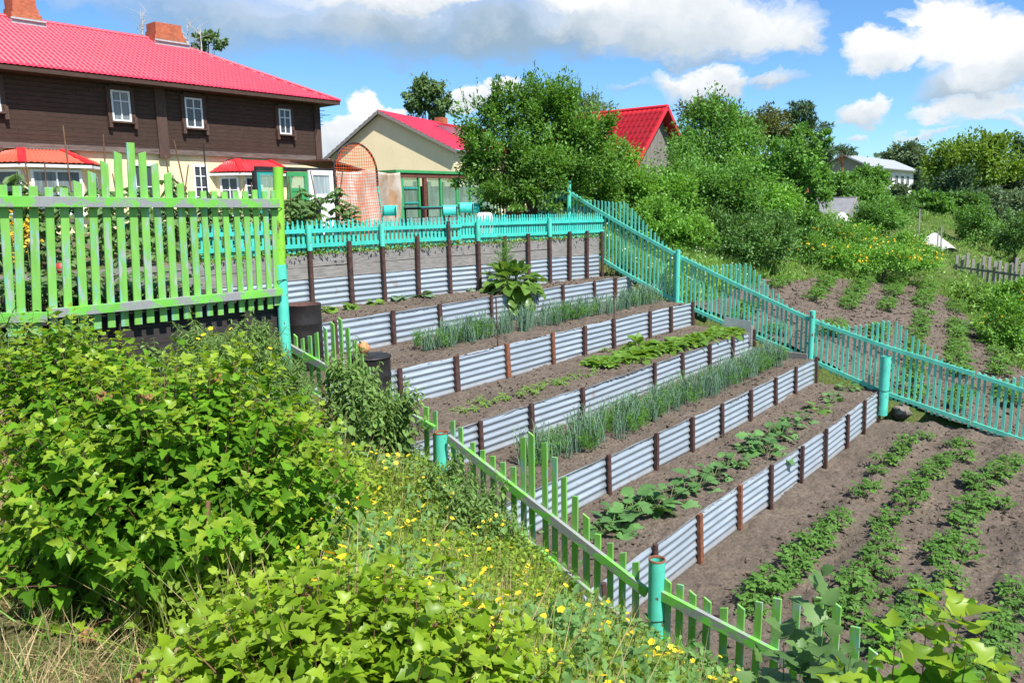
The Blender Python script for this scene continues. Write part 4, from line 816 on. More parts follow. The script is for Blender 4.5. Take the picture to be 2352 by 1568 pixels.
ch0 = make_chair(); chs = [(884, 472, 19.6, -.35+YAW-PI/2+PI, 'single turquoise chair apart at the left end, beside the netted arch'), (1036, 471, 20.0, YAW-PI/2+PI+.25, 'turquoise chair pushed to the dark table, its back to the low fence'),
    (1069, 465, 20.4, YAW-PI/2+PI, 'highest-looking turquoise chair in the middle of three at the table end'), (1097, 467, 21.2, YAW-PI/2+PI+.5, 'turquoise chair farthest from the arch, next to the white tub')]
for i, (px, py, dp, rz, lb) in enumerate(chs):
    p = at(px, py, dp); o = ch0 if i == 0 else dup(ch0, (0, 0, 0), 0); o['label'] = lb; o.location = (p[0], p[1], p[2]-.86); o.rotation_euler = (0, 0, rz+PI)
ta_, tb_ = at(946, 474, 20.3), at(1052, 469, 21.4); td = unit((tb_-ta_)*np.array([1, 1, 0])); tw = np.array([-td[1], td[0], 0]); tc = (ta_+tb_)/2; tl = np.linalg.norm((tb_-ta_)[:2])/2
te = empty('table', (tc[0], tc[1], -.78), 'long garden table with black metal legs and a thin turquoise top', 'table'); zt = -.02
m = MB(); m.obox((tc[0], tc[1], zt), td*tl, tw*.38, (0, 0, .012)); m.build('tabletop', M['aqua_door'], te); m = MB()
for s in (-1, 1): m.bar(tc*np.array([1, 1, 0])+td*tl*-.98+tw*.36*s+Zv*(zt-.04), tc*np.array([1, 1, 0])+td*tl*.98+tw*.36*s+Zv*(zt-.04), .03, .05)
m.build('frame', M['black'], te)
for u in (-.95, 0, .95):
    for s in (-1, 1): m = MB(); b = tc*np.array([1, 1, 0])+td*tl*u+tw*.34*s; m.tube([b+Zv*-.8, b+Zv*(zt-.05)], .025, 8); m.build('leg', M['black'], te)
# hive box with zinc lid and a brick, white tub
q = at(1201, 492, 23.0); hv = empty('beehive', (q[0], q[1], -.8), 'red-brown box hive with a grey metal lid, before the big round bush', 'beehive'); c_, s_ = math.cos(.35), math.sin(.35); ax, ay = np.array([c_, s_, 0]), np.array([-s_, c_, 0])
m = MB(); m.obox((q[0], q[1], -.5), ax*.36, ay*.36, (0, 0, .3)); m.build('body', m_wood('hive boards', (.24, .07, .04), (2, 8, 8)), hv); m = MB(); m.obox((q[0], q[1], -.165), ax*.4, ay*.4, (0, 0, .035)); m.build('lid', M['zinc'], hv)
m = MB(); m.obox((q[0]+.02, q[1], -.095), ax*.125, ay*.06, (0, 0, .033)); bo = m.build('brick', m_plain('orange brick', (.55, .17, .075), .9)); tag(bo, 'orange brick lying on the grey lid of the hive', 'brick')
q = at(1113, 500, 20.5); m = MB(); m.lathe([(.001, .24), (.14, .235), (.2, .2), (.23, .0), (.24, -.3)], q+(0, 0, -.1), 24); tb = m.build('plastic_tub', M['white_frame']); tag(tb, 'white plastic tub turned upside down beside the turquoise chairs', 'tub')
# black trough grill with a hoop handle
q = ony(703, 478, 15.2); gk = empty('cauldron_trough', (q[0], q[1], -.8), 'black metal trough with a hoop handle on a low stand, before the white door', 'grill'); m = MB(); w = .31
for a, b in (((-w, -.2), (w, -.2)), ((w, -.2), (w, .2)), ((w, .2), (-w, .2)), ((-w, .2), (-w, -.2))):
    m.prism([q+(a[0]*.88, a[1]*.8, -.17), q+(b[0]*.88, b[1]*.8, -.17), q+(b[0], b[1], .17), q+(a[0], a[1], .17)], (a[1]+b[1], -(a[0]+b[0]), 0) if False else ((a[0]+b[0])/2, (a[1]+b[1])/2, 0), .012)
m.box(q[0]-w*.88, q[1]-.16, q[2]-.18, q[0]+w*.88, q[1]+.16, q[2]-.165); m.build('trough', M['black'], gk)
m = MB(); m.tube([q+(-w-.1, 0, -.1)]+[q+(-.03+(w+.05)*math.cos(a), 0, .12+.2*math.sin(a)) for a in np.linspace(PI, .2, 14)], .012, 8); m.build('handle', M['black'], gk)
m = MB(); m.box(q[0]+.02, q[1]-.15, -.8, q[0]+.27, q[1]+.15, q[2]-.18); m.build('stand', M['black'], gk)
# ------------------------------------------------------------------ drums, stones, rods, odd boards
def drum(label, c, zt, h, r, lid):
    e = empty('metal_drum', (c[0], c[1], zt-h), label, 'drum'); m = MB(); pr = [(r*1.01, 0), (r*1.01, -.02), (r, -.03)]
    for z in (.3, .6): pr += [(r, -h*z+.035), (r*1.025, -h*z+.01), (r*1.025, -h*z-.01), (r, -h*z-.035)]
    m.lathe(pr+[(r, -h)], (c[0], c[1], zt), 40); m.build('body', M['drum'], e)
    m = MB(); zz = .012 if lid else -.06
    if lid: m.lathe([(r*1.02, 0), (r*1.05, .0), (r*1.05, .02), (r*.95, .03), (.001, .035)], (c[0], c[1], zt), 40); m.build('lid', M['drum'], e)
    else: m.lathe([(r*1.012, 0), (r*.985, .004), (r*.985, -.3), (.001, -.3)], (c[0], c[1], zt), 40); m.build('rim', M['rust'], e)
    return e
d1 = onz(694, 698, -1.50); drum('tall open black drum behind the corner post', d1, float(d1[2]), 1.0, .29, False)
d2 = onz(851, 820, -2.26); drum('black drum with a lid, beside the short green picket panel', d2, float(d2[2]), .9, .30, True)
def rock(name, c, r, sc, mat, label, cat_, seed):
    rg = np.random.default_rng(seed); m = MB(); P = []
    for v in np.linspace(-PI/2, PI/2, 9):
        for u in np.linspace(0, 2*PI, 13)[:-1]: P.append((math.cos(v)*math.cos(u), math.cos(v)*math.sin(u), math.sin(v)))
    P = np.array(P); P = P*(1+.16*rg.normal(size=(len(P), 1))*np.cos(np.arcsin(np.clip(P[:, 2:3], -1, 1))))*np.array(sc)*r+np.asarray(c); m.add(P, [(j*12+i, j*12+(i+1) % 12, (j+1)*12+(i+1) % 12, (j+1)*12+i) for j in range(8) for i in range(12)], True)
    return tag(m.build(name, mat), label, cat_)
rock('stone', at(834, 800, float(np.dot(d2, FW)))*1.0+(0, 0, .0), .10, (1, .9, 1.15), m_plain('orange stone', (.58, .25, .11), .9, 0, .4, 20, .6), 'orange rounded stone weighing down the drum lid', 'stone', 5)
q = onz(2070, 952, -4.72); rock('concrete_block', q+(0, 0, .07), .2, (1.2, .9, .75), m_plain('rough concrete', (.20, .175, .15), .95, 0, .5, 12, .9), 'rough lump of old concrete by the side fence', 'concrete block', 8)
def rod(label, x, y0, y1, i):
    a = onz(x[0], y1, WB[i+1]-.02) if False else ony(x[0], y1, WY[i]+.06); b = ony(x[1], y0, WY[i]+.06); m = MB(); m.tube([a-np.array([0, 0, .2]), b], .012, 8); tag(m.build('metal_rod', M['rust']), label, 'rod', 'thin metal rods on the terraces')
rod('thin rusty rod standing behind a post of the wall below the upper onion row', (1144, 1139), 682, 800, 4); rod('thin rusty rod standing at the wall among the far dill', (1411, 1410), 622, 735, 4)
a, b, c, d = [onx(*q, 17.7) for q in ((1660, 765), (1664, 727), (1725, 738), (1722, 783))]; m = MB(); m.prism([a, b, c, d], (1, 0, .1), .01); tag(m.build('slate_sheet', M['zinc']), 'flat grey slate sheet stood on edge at the side fence end of the radish bed', 'sheet')
for (p0, p1, y, lb) in (((1478, 618), (1480, 668), WY[5]-.02, 'short weathered stake at the end of the cabbage wall'), ((1726, 748), (1724, 792), WY[3]-.03, 'short weathered stake at the end of the radish wall')):
    a, b = ony(*p1, y), ony(*p0, y); m = MB(); m.bar(a, b, .1, .04, (1, 0, 0)); tag(m.build('wooden_stake', M['grey_wood']), lb, 'stake')
a, b = onz(1735, 795, WB[3]+.03), onz(1865, 825, WB[3]+.03); m = MB(); m.bar((17.72, 5.95, -3.52), (17.75, 7.25, -3.5), .05, .14, (1, 0, 0)); tag(m.build('edge_board', M['grey_wood']), 'weathered board edging the lower onion bed along the side fence', 'board')
# far right oddments
def m_film():
    t = NT('grey film'); p = t.bsdf((.34, .34, .36), .35); tr = t.n('ShaderNodeBsdfTransparent'); mx = t.n('ShaderNodeMixShader'); t.l(t.math('MULTIPLY_ADD', t.noise(t.coord('Object'), 3, 4), .5, .1), mx.inputs[0]); t.l(p.outputs[0], mx.inputs[1]); t.l(tr.outputs[0], mx.inputs[2]); t.l(mx.outputs[0], t.out.inputs[0]); return t.m
q = at(1903, 470, 44); fg = empty('film_greenhouse', (q[0], q[1], -2.4), 'small greenhouse of grey worn plastic film among the bushes', 'greenhouse'); m = MB(); x, y = q[0], q[1]; zb = -2.3
pr = lambda yy: [(x-1.2, yy, zb), (x-1.2, yy, zb+1.5), (x, yy, zb+2.4), (x+1.2, yy, zb+1.5), (x+1.2, yy, zb)]
A, B = pr(y-1.5), pr(y+3)
for i in range(4): m.quad(A[i], A[i+1], B[i+1], B[i])
m.add(A, [(0, 1, 2, 3, 4)]); m.build('film', m_film(), fg); m = MB()
for P in (A, B): m.tube(P, .04, 6)
for i in (1, 2, 3): m.tube([A[i], B[i]], .035, 6)
m.build('frame', M['grey_wood'], fg)
q = at(2125, 545, 42); hp = empty('hoop_tunnel', (q[0], q[1], float(prof(q[1]))), 'low hoop tunnel with pale bare hoops and a white cloth over one end', 'cold frame'); gz = q[2]-.75
u2 = np.array([.35, .94, 0]); w2 = np.array([.94, -.35, 0])
for k in range(4):
    c = q+u2*(k*.8-.3); m = MB(); m.tube([np.array([c[0], c[1], gz])+w2*.75*math.cos(a)+Zv*.85*math.sin(a) for a in np.linspace(0, PI, 14)], .02, 6); m.build('hoop', M['white_frame'], hp)
m = MB(); c = q-u2*1.2; m.grid(lambda u, v: tuple(np.array([c[0], c[1], gz])+w2*(.8*math.cos(PI*u)+.05*math.sin(9*v+7*u))+Zv*(1.0*math.sin(PI*u)*(1-.75*v))+u2*(.7-.9*v)), np.linspace(0, 1, 20), np.linspace(0, 1, 8)); m.build('cloth', m_plain('grey white cloth', (.50, .50, .48), .8), hp)
for k, (px, y0, y1) in enumerate(((2110, 480, 560), (2152, 530, 595), (2160, 520, 592))):
    a, b = at(px, y1, 41-k), at(px+3, y0, 41-k); m = MB(); m.bar(a, b, .06, .06); tag(m.build('wooden_stake', M['grey_wood']), ('tall thin stake with nothing on it beside the bare hoops', 'left of the two dark stakes close together before the white cloth', 'right of the two dark stakes close together before the white cloth')[k], 'stake')
q = at(1932, 508, 40); m = MB(); m.grid(lambda u, v: tuple(q+np.array([1.0*(u-.5), .8*(v-.5), .45*math.sin(PI*u)*math.sin(PI*v)+.03*math.sin(13*u)])), np.linspace(0, 1, 14), np.linspace(0, 1, 10)); tag(m.build('plastic_sheet', M['white_frame']), 'bunched white plastic sheet on the slope below the film greenhouse', 'sheet')
of = empty('picket_fence', tuple(at(2310, 640, 36)-Zv*.4), 'old grey weathered picket fence beyond the second potato patch', 'picket fence')
for k in range(18):
    t = k/17; a = at(2195+210*t, 632+30*t+6*math.sin(k*2.1), 37-4*t); hgt = .95+.12*math.sin(k*1.3); m = MB(); m.prism([a+(-.06, .05, -.1), a+(.06, -.05, -.1), a+(.06+.02*math.sin(k), -.05, hgt), a+(-.06+.02*math.sin(k), .05, hgt-.05)], (.4, .9, 0), .03); m.build('picket', M['grey_wood'], of)
m = MB(); m.bar(at(2190, 612, 37.05)+Zv*.0, at(2410, 642, 33.05), .04, .1); m.build('rail', M['grey_wood'], of)
cable = MB(); a, b = at(735, 372, 43), at(1120, 392, 43); cable.tube([a*(1-t)+b*t-Zv*.5*math.sin(PI*t) for t in np.linspace(0, 1, 14)], .012, 5); tag(cable.build('overhead_cable', M['black']), 'thin sagging cable before the cream gable wall', 'cable')

# ------------------------------------------------------------------ leaves and plants
M['potato'] = m_leaf('potato leaf', (.085, .215, .04), (.165, .335, .07), .35, .65, .15, clump=2)
M['cabbage'] = m_leaf('cabbage leaf', (.13, .24, .13), (.22, .34, .19), .2, .5, clump=3)
M['squash'] = m_leaf('squash leaf', (.085, .21, .06), (.15, .32, .09), .25, .55, clump=3)
M['squash_light'] = m_leaf('young squash leaf', (.14, .28, .05), (.2, .36, .07), .3, .55, clump=3)
M['onion'] = m_leaf('onion leaf', (.14, .28, .17), (.26, .42, .28), .15, .45, clump=3)
M['dill'] = m_leaf('dill leaf', (.10, .27, .035), (.17, .38, .06), .35, .6, clump=2)
M['radish'] = m_leaf('radish leaf', (.14, .29, .035), (.22, .40, .06), .35, .5, clump=3)
M['horse'] = m_leaf('horseradish leaf', (.085, .19, .025), (.17, .31, .055), .3, .35, clump=3)
M['tomato'] = m_leaf('tomato leaf', (.09, .19, .055), (.17, .29, .09), .25, .55, clump=1.5)
M['stalk'] = m_plain('green stalk', (.13, .20, .06), .6); M['twig'] = m_plain('woody stem', (.16, .085, .045), .8, 0, .4, 12, .3)
M['bark'] = m_wood('tree bark', (.12, .095, .075), (6, 6, 1.2), 2.5, .9); M['pine_bark'] = m_wood('pine bark', (.28, .12, .06), (6, 6, 1.2), 2.5, .9)
def plant_mesh(name, leaves, stems=None):
    """leaves get material 0, stems material 1"""
    V, T = cat(leaves); mi = np.zeros(len(T), int)
    if stems: V2, T2 = cat(stems); T = np.concatenate([T, T2+len(V)]); V = np.concatenate([V, V2]); mi = np.concatenate([mi, np.ones(len(T2), int)])
    return arrmesh(name, V, T, True, mi)
def copies(name, meshes, mats, spots, label, cat_, group=None, smin=.85, smax=1.2, kind=None):
    """spots: (x, y, z[, scale]); one object for each plant, mesh data shared."""
    out = []
    for me in meshes:
        if len(me.materials) == 0:
            mi = np.zeros(len(me.polygons), np.int32); me.polygons.foreach_get('material_index', mi)
            for mm in mats: me.materials.append(mm)
            me.polygons.foreach_set('material_index', mi)
        else:
            for j, mm in enumerate(mats): me.materials[j] = mm
    for k, p in enumerate(spots):
        o = bpy.data.objects.new(name, meshes[int(RNG.integers(len(meshes)))]); COL.objects.link(o); s = (p[3] if len(p) > 3 else 1)*RNG.uniform(smin, smax)
        o.location = (float(p[0]), float(p[1]), float(p[2])); o.rotation_euler = (RNG.normal()*.06, RNG.normal()*.06, RNG.uniform(0, 2*PI)); o.scale = (s, s, s*RNG.uniform(.9, 1.1))
        tag(o, label(k) if callable(label) else label, cat_, group); out.append(o)
    return out
def potato_mesh(seed, h=.27, R=.18, n=24):
    rg = np.random.default_rng(seed); L, S = [], []
    for k in range(n):
        a = rg.uniform(0, 2*PI); r = R*math.sqrt(rg.random()); zz = h*(.35+.65*(1-(r/R)**2))*rg.uniform(.7, 1.05); b = np.array([r*math.cos(a), r*math.sin(a), zz]); d = unit(np.array([math.cos(a), math.sin(a), rg.uniform(-.1, .6)])); tip = b+d*rg.uniform(.07, .12)
        S.append(tubearr([np.array([b[0]*.25, b[1]*.25, -.02]), b*.75+(0, 0, .03), b], [.007, .005, .003], 4)); sd = unit(np.cross(d, (0, 0, 1))); pos, ax = [tip], [d+np.array([0, 0, -.3])]
        for t in (.25, .62):
            for s in (-1, 1): pos.append(b+(tip-b)*t*1.0); ax.append(sd*s+d*.35+np.array([0, 0, -.25]))
        nr = np.tile([0, 0, 1.], (5, 1))+rg.normal(size=(5, 3))*.3; L.append(leafarr(OVAL, pos, ax, nr, rg.uniform(.055, .085, 5), 1.1))
    return plant_mesh('potato_plant', L, S)
def rosette(name, tm, n, size, elev, seed, width=1, stalk=.0, spread=.06, inner=.5):
    rg = np.random.default_rng(seed); L, S = [], []
    for k in range(n):
        a = k*2.4+rg.normal()*.25; e = elev[0]+(elev[1]-elev[0])*(k/n)+rg.normal()*.12; d = np.array([math.cos(a)*math.cos(e), math.sin(a)*math.cos(e), math.sin(e)]); b = np.array([math.cos(a), math.sin(a), 0])*spread*rg.random(); p = b+d*stalk*rg.uniform(.6, 1.2)
        ax = unit(d+np.array([0, 0, -.5 if stalk else 0])); nr = np.array([-math.cos(a)*math.sin(e)*.8, -math.sin(a)*math.sin(e)*.8, 1.])+rg.normal(size=3)*.2; L.append(leafarr(tm, [p], [ax], [nr], [size*rg.uniform(.65, 1.15)*(1-(1-inner)*(k/n))], width))
        if stalk: S.append(tubearr([b, b*.4+p*.6+(0, 0, .02), p], [.007, .006, .004], 4))
    return plant_mesh(name, L, S or None)
def onion_mesh(seed, n=17, h=.40):
    rg = np.random.default_rng(seed); L = []
    for k in range(n):
        a = rg.uniform(0, 2*PI); lean = rg.uniform(.03, .30); H = h*rg.uniform(.6, 1.15); b = np.array([rg.normal()*.055, rg.normal()*.045, 0]); u = np.array([math.cos(a), math.sin(a), 0]); bend = rg.uniform(0, .22)
        P = [b, b+u*lean*H*.4+(0, 0, H*.5), b+u*lean*H+(0, 0, H*.85), b+u*(lean*H+bend*H)+(0, 0, H*(1-bend*.8))]; L.append(tubearr(P, [.0045, .005, .0035, .001], 4))
    return plant_mesh('onion_plant', L)
def feather(rg, base, d, ln, n, size):
    """A dill or carrot frond: fine hair-like leaflets along a stalk."""
    t = rg.uniform(.15, 1, n); p = base+d*ln*t[:, None]; ax = rdir(n, rg)*.9+d*.7; return leafarr(BLADE, p, ax, rdir(n, rg), size*rg.uniform(.6, 1.2, n), .10)
# near potato field: a plant every third of a metre, with the gaps the photograph shows
rows = [(3.37, [Q('Q5', *q) for q in [(1660, 110), (1560, 180), (1520, 215), (1480, 265), (1420, 275), (1380, 325), (1340, 400), (1300, 450), (1180, 570), (1150, 620), (1080, 670), (1050, 720), (980, 760), (960, 820), (880, 870), (860, 930), (770, 970), (740, 1010), (680, 1050), (640, 1100)]], 'nearest the lowest wall'),
        (2.66, [Q('Q5', *q) for q in [(1890, 150), (1830, 165), (1870, 220), (1780, 260), (1740, 290), (1700, 330), (1650, 390), (1600, 430), (1565, 500), (1500, 600), (1420, 660), (1440, 730), (1390, 800), (1330, 860), (1250, 930), (1230, 1000), (1170, 1060), (1200, 1110), (1080, 1160)]], 'second out from the lowest wall'),
        (1.87, [Q('Q5', *q) for q in [(2190, 250), (2120, 300), (2080, 350), (2000, 390), (1960, 370), (2040, 460), (1980, 510), (1910, 530), (1890, 610), (1860, 690), (1770, 720), (1880, 760), (1740, 780), (1790, 830), (1800, 920), (1640, 1010), (1620, 1080), (1560, 1160), (1480, 1200), (1420, 1260), (1400, 1330)]], 'third out from the lowest wall'),
        (1.02, [Q('Q5', *q) for q in [(2230, 980), (2200, 1060), (2160, 1170), (2080, 1220), (2120, 1290), (2030, 1350), (2060, 1420), (1960, 1440), (1930, 1500)]], 'fourth out')]
pm = [potato_mesh(s) for s in range(6)]
for yr, pts, lb in rows:
    sp = []
    for q in pts:
        p = onz(*q, -4.62); y = p[1]; sp.append((p[0]+.0, y, float(field(np.array(p[0]), np.array(y)))-.01)); 
        if RNG.random() < .35: x2 = p[0]+RNG.normal()*.12; sp.append((x2, y+.14*RNG.normal(), float(field(np.array(x2), np.array(y)))-.01, .7))
    copies('potato_plant', pm, [M['potato'], M['stalk']], sp, 'green potato plant in the near field, row '+lb, 'potato plant', 'potato plants of the near field, row '+lb, .62, 1.0)
# second patch beyond the side fence
def hit(px, py, off=0.):
    d = ray(px, py); t = np.linspace(14, 160, 1500); P = d[None]*t[:, None]; b = P[:, 2] < far_h(P[:, 0], P[:, 1])+off; i = int(np.argmax(b)); return P[i] if b.any() else P[-1]
sp = []; dv = np.array([math.cos(math.radians(11)), math.sin(math.radians(11))]); nv = np.array([-dv[1], dv[0]])
for k in range(-4, 12):
    for t in np.arange(-1, 18, .52):
        p = np.array([18.4, -1.2])+nv*(k*1.0)+dv*(t+RNG.normal()*.07)+nv*RNG.normal()*.05
        if p[0] < 18.5 or not bool(in_patch(np.array(p[0]+.2), np.array(p[1]))) or vnoise(np.array(p[0]*.7+k), np.array(p[1]*.7)) < .30: continue
        sp.append((p[0], p[1], float(far_h(p[0], p[1]))+.05, 1.12))
sp = sorted(sp, key=lambda p: p[0]**2+p[1]**2)[:205]
copies('potato_plant', pm, [M['potato'], M['stalk']], sp, 'potato plant in the patch beyond the turquoise side fence', 'potato plant', 'potato plants beyond the turquoise side fence', .85, 1.3)
# squash bed
sqm = [rosette('squash_plant', SQUASH, 11, .24, (.15, 1.1), 40+s, 1.05, .22, .05, .6) for s in range(4)]
S1 = [(1945, 890, .8), (1908, 917, .6), (1920, 905, .5), (1840, 962, .8), (1815, 975, .7), (1795, 990, .9), (1770, 1000, .8), (1745, 1022, 1.05), (1762, 1035, .9), (1722, 1030, .7), (1690, 1055, .6), (1668, 1068, .8), (1640, 1085, .75), (1604, 1108, .95), (1570, 1125, .7), (1538, 1142, .9), (1512, 1160, 1.0), (1488, 1150, .8), (1462, 1175, 1.1), (1430, 1185, 1.0), (1405, 1205, .9), (1385, 1215, .7)]
copies('squash_plant', sqm, [M['squash'], M['stalk']], [tuple(onz(x, y, WB[2]+.06)-(0, 0, .05))+(s,) for x, y, s in S1], 'dark green squash plant with broad lobed leaves in the bed above the lowest wall', 'squash plant', 'dark squash plants in a row', .95, 1.15)
copies('squash_plant', [sqm[0].copy(), sqm[1].copy()], [M['squash_light'], M['stalk']], [tuple(onz(1878, 938, WB[2]+.06)-(0, 0, .05))+(.9,)], 'pale yellowish squash plant, lightest in the row above the lowest wall', 'squash plant')
# onions with dill between them in two beds
om = [onion_mesh(60+s) for s in range(6)]
def onion_row(i, ax, bx, yc, w, n, lb, h=1.):
    z = WB[i]+.03; sp = []
    for k in range(n):
        x = ax+(bx-ax)*(k+RNG.random())/n; sp.append((x, yc+RNG.choice([-1, 0, 1])*w*.42+RNG.normal()*.06, z, h))
    copies('onion_plant', om, [M['onion']], sp, lb, 'onion plant', 'onions: '+lb, .6, 1.35)
    rg = np.random.default_rng(i+90); L = []
    for k in range(int(n*.9)):
        u = rg.random(); x = ax+(bx-ax)*u; dense = vnoise(np.array(x*1.3+i*7), np.array(2.)); 
        if dense < .3: continue
        b = np.array([x, yc+rg.normal()*w*.35, z])
        for j in range(6): L.append(feather(rg, b, unit(np.array([rg.normal()*.45, rg.normal()*.45, 1])), rg.uniform(.2, .40), 34, .08))
    V, T = cat(L); tag(link('dill_growth', arrmesh('dill_growth', V, T), M['dill']), 'feathery dill growing between the onions '+('of the lower onion bed' if i == 3 else 'of the upper onion bed'), 'dill', None, 'stuff')
o3a, o3b = onz(1180, 1055, -3.55), onz(1830, 815, -3.55); o5a, o5b = onz(900, 792, -2.5), onz(1565, 695, -2.5)
onion_row(3, float(o3a[0]), 17.5, float(o3a[1]*.5+o3b[1]*.5)-.02, .42, 135, 'blue-green onion plant in the long bed above the squash', 1.08)
onion_row(5, float(o5a[0]), 17.6, float(o5a[1]*.5+o5b[1]*.5), .34, 120, 'blue-green onion plant in the bed below the cabbages', 1.0)
# radishes, the bushy one, seedlings
rm = [rosette('radish_plant', BROAD, 10, .21, (.3, 1.2), 70+s, .8, .08, .05, .6) for s in range(4)]
ra, rb = onz(1370, 838, -3.05), onz(1690, 757, -3.05); sp = []
for k in range(130):
    u = RNG.random(); p = ra+(rb-ra)*u; sp.append((p[0], p[1]+RNG.normal()*.14, WB[4]+.02, 1.1))
copies('radish_plant', rm, [M['radish'], M['stalk']], sp, 'bright green radish plant in the crowded row behind the middle wall', 'radish plant', 'crowded radish plants')
bm_ = [rosette('leafy_plant', BROAD, 26, .24, (.3, 1.35), 80, .8, .16, .1, .7)]
p = onz(1468, 800, WB[4]+.05); copies('leafy_plant', bm_, [M['radish'], M['stalk']], [(p[0], p[1], WB[4]+.02, 1.1)], 'taller bushy leaf plant standing over the left end of the radish row', 'leaf plant', None, 1, 1)
sm = [rosette('seedling', OVAL, 6, .075, (.2, 1.), 85+s, .9, .015, .02, .6) for s in range(3)]; sa, sb = onz(1040, 950, WB[4]), onz(1370, 853, WB[4]); sp = []
for k in range(75):
    u = RNG.random(); p = sa+(sb-sa)*u; sp.append((p[0], p[1]+RNG.normal()*.10, WB[4]+.03, 1.1))
copies('seedling', sm, [M['radish'], M['stalk']], sp, 'small seedling in the sparse row left of the radishes', 'seedling', 'sparse seedlings', .7, 1.3)
sp = [tuple(onz(x, y, WB[4]+.03))+(1.6,) for x, y in ((1390, 803), (1690, 735))]
for p, lb in zip(sp, ('lone seedling against the wall below the upper onions', 'lone small plant by the slate sheet at the side fence')): copies('seedling', [sm[0]], [M['radish'], M['stalk']], [p], lb, 'seedling')
# cabbages
cm = [rosette('cabbage', BROAD, 12, .32, (.15, 1.1), 100+s, .95, .05, .04, .55) for s in range(4)]
C1 = [(750, 716, .8, 1), (806, 710, .85, 1), (862, 702, .8, 1), (915, 690, 1.1, 0), (972, 684, 1.0, 0), (1072, 669, .95, 0), (1112, 664, .9, 0), (1250, 645, .9, 0), (1285, 642, .9, 0), (1310, 635, 1, 0), (1340, 632, 1.15, 0), (1372, 628, 1.1, 0), (1395, 628, 1., 0), (1418, 628, .9, 0)]
cpos = [(tuple(onz(x, y, WB[5]+.58)-(0, 0, .02))+(s,), c) for x, y, s, c in C1]
def clab(k): return ['grey-green cabbage plant left of the big horseradish, before the tall terrace wall', 'grey-green cabbage plant right of the big horseradish, before the tall terrace wall'][k]
cz = [((p[0], p[1], -1.93, p[3]), c) for p, c in cpos]
copies('cabbage', cm, [M['cabbage'], M['stalk']], [p for p, c in cz[3:7]], clab(0), 'cabbage', 'cabbages left of the horseradish'); copies('cabbage', cm, [M['cabbage'], M['stalk']], [p for p, c in cz[7:]], clab(1), 'cabbage', 'cabbages right of the horseradish')
copies('cabbage', [cm[0].copy(), cm[1].copy()], [M['radish'], M['stalk']], [p for p, c in cz[:3]], 'light green young cabbage nearest the tall drum', 'cabbage', 'light green cabbages')
# horseradish and a dill plant at the wall
hm = [rosette('horseradish_plant', WAVY, 85, .48, (-.5, 1.45), 120, 1.35, .26, .16, .8)]; p = onz(1172, 668, -1.93)
copies('horseradish_plant', hm, [M['horse'], M['stalk']], [(p[0], p[1]-.1, -1.82, 1.12)], 'big horseradish plant with long wavy leaves hanging over the wall edge', 'horseradish', None, 1, 1)
rg = np.random.default_rng(5); L, S = [], []
for k in range(4):
    b = np.array([rg.normal()*.08, rg.normal()*.05, 0]); H = rg.uniform(.75, 1.15); S.append(tubearr([b, b+(rg.normal()*.03, 0, H)], [.009, .004], 5))
    for j in range(13): L.append(feather(rg, b+(0, 0, H*(.3+.7*j/13)), unit(np.array([rg.normal(), rg.normal(), .7])), .24, 46, .07))
copies('dill_plant', [plant_mesh('dill_plant', L, S)], [M['dill'], M['stalk']], [(p[0]-.05, p[1]+.15, -1.93, 1.05)], 'tall feathery dill plant rising behind the horseradish leaves', 'dill', None, 1, 1)
# leafy plants behind the low fence by the corner post
hm2 = [rosette('horseradish_plant', WAVY, 30, .55, (.4, 1.4), 121+s, 1.2, .2, .12, .8) for s in range(2)]
for k, (px, dp, lb) in enumerate(((672, 14.2, 'horseradish plant close behind the green corner post'), (702, 14.6, 'horseradish plant under the black trough'), (726, 15.0, 'smallest horseradish plant before the white door'))):
    q = ony(px, 505, 13.2); copies('horseradish_plant', [hm2[k % 2]], [M['horse'], M['stalk']], [(q[0], q[1], -.82, (.6, .42, .4)[k])], lb, 'horseradish', None, 1, 1)
# tomatoes in the upper yard and potato-like plants in the left bed, seen through the green pickets
def tomato_mesh(seed, H=1.15):
    rg = np.random.default_rng(seed); L, S = [], [tubearr([np.array([0, 0, 0]), np.array([.02, .01, H*.5]), np.array([0, .02, H])], [.011, .009, .004], 5)]
    for k in range(26):
        z = H*(.08+.9*k/26); a = k*2.4+rg.normal()*.3; ln = .34*(1-.5*k/26)*rg.uniform(.8, 1.1); d = np.array([math.cos(a), math.sin(a), rg.uniform(-.35, .4)]); b = np.array([0, 0, z]); n = 9; t = np.repeat(np.linspace(.25, 1, 5), 2)[:n]; s = np.tile([1, -1], 5)[:n]; sd = unit(np.cross(d, (0, 0, 1)))
        pos = b+d*ln*t[:, None]-np.array([0, 0, .12])*(t[:, None]**2)*ln*2; ax = sd*s[:, None]+d*.5+np.array([0, 0, -.55]); L.append(leafarr(OVAL, pos, ax, np.tile([0, 0, 1.], (n, 1))+rg.normal(size=(n, 3))*.3, rg.uniform(.09, .15, n), .85))
    return plant_mesh('tomato_plant', L, S)
tm_ = [tomato_mesh(130+s) for s in range(5)]; sp = []
for yr in (13.35, 14.3, 15.3, 16.4):
    for x in np.arange(1.2, 12.6, .5):
        if yr > 13.6 and RNG.random() < .25: continue
        sp.append((x+RNG.normal()*.1, yr+RNG.normal()*.1, -.8, 1.0 if x > 7 else 1.1))
sp = [p for p in sp if p[0] < 6.2+.42*p[1]*.0+4.6+.25*(p[1]-13)]
copies('tomato_plant', tm_, [M['tomato'], M['stalk']], sp, 'staked tomato plant in the yard behind the tall lime picket fence', 'tomato plant', 'tomato plants behind the green fence', .85, 1.1)
stk = [(p[0]+.06, p[1]+.05) for p in sp if RNG.random() < .62]
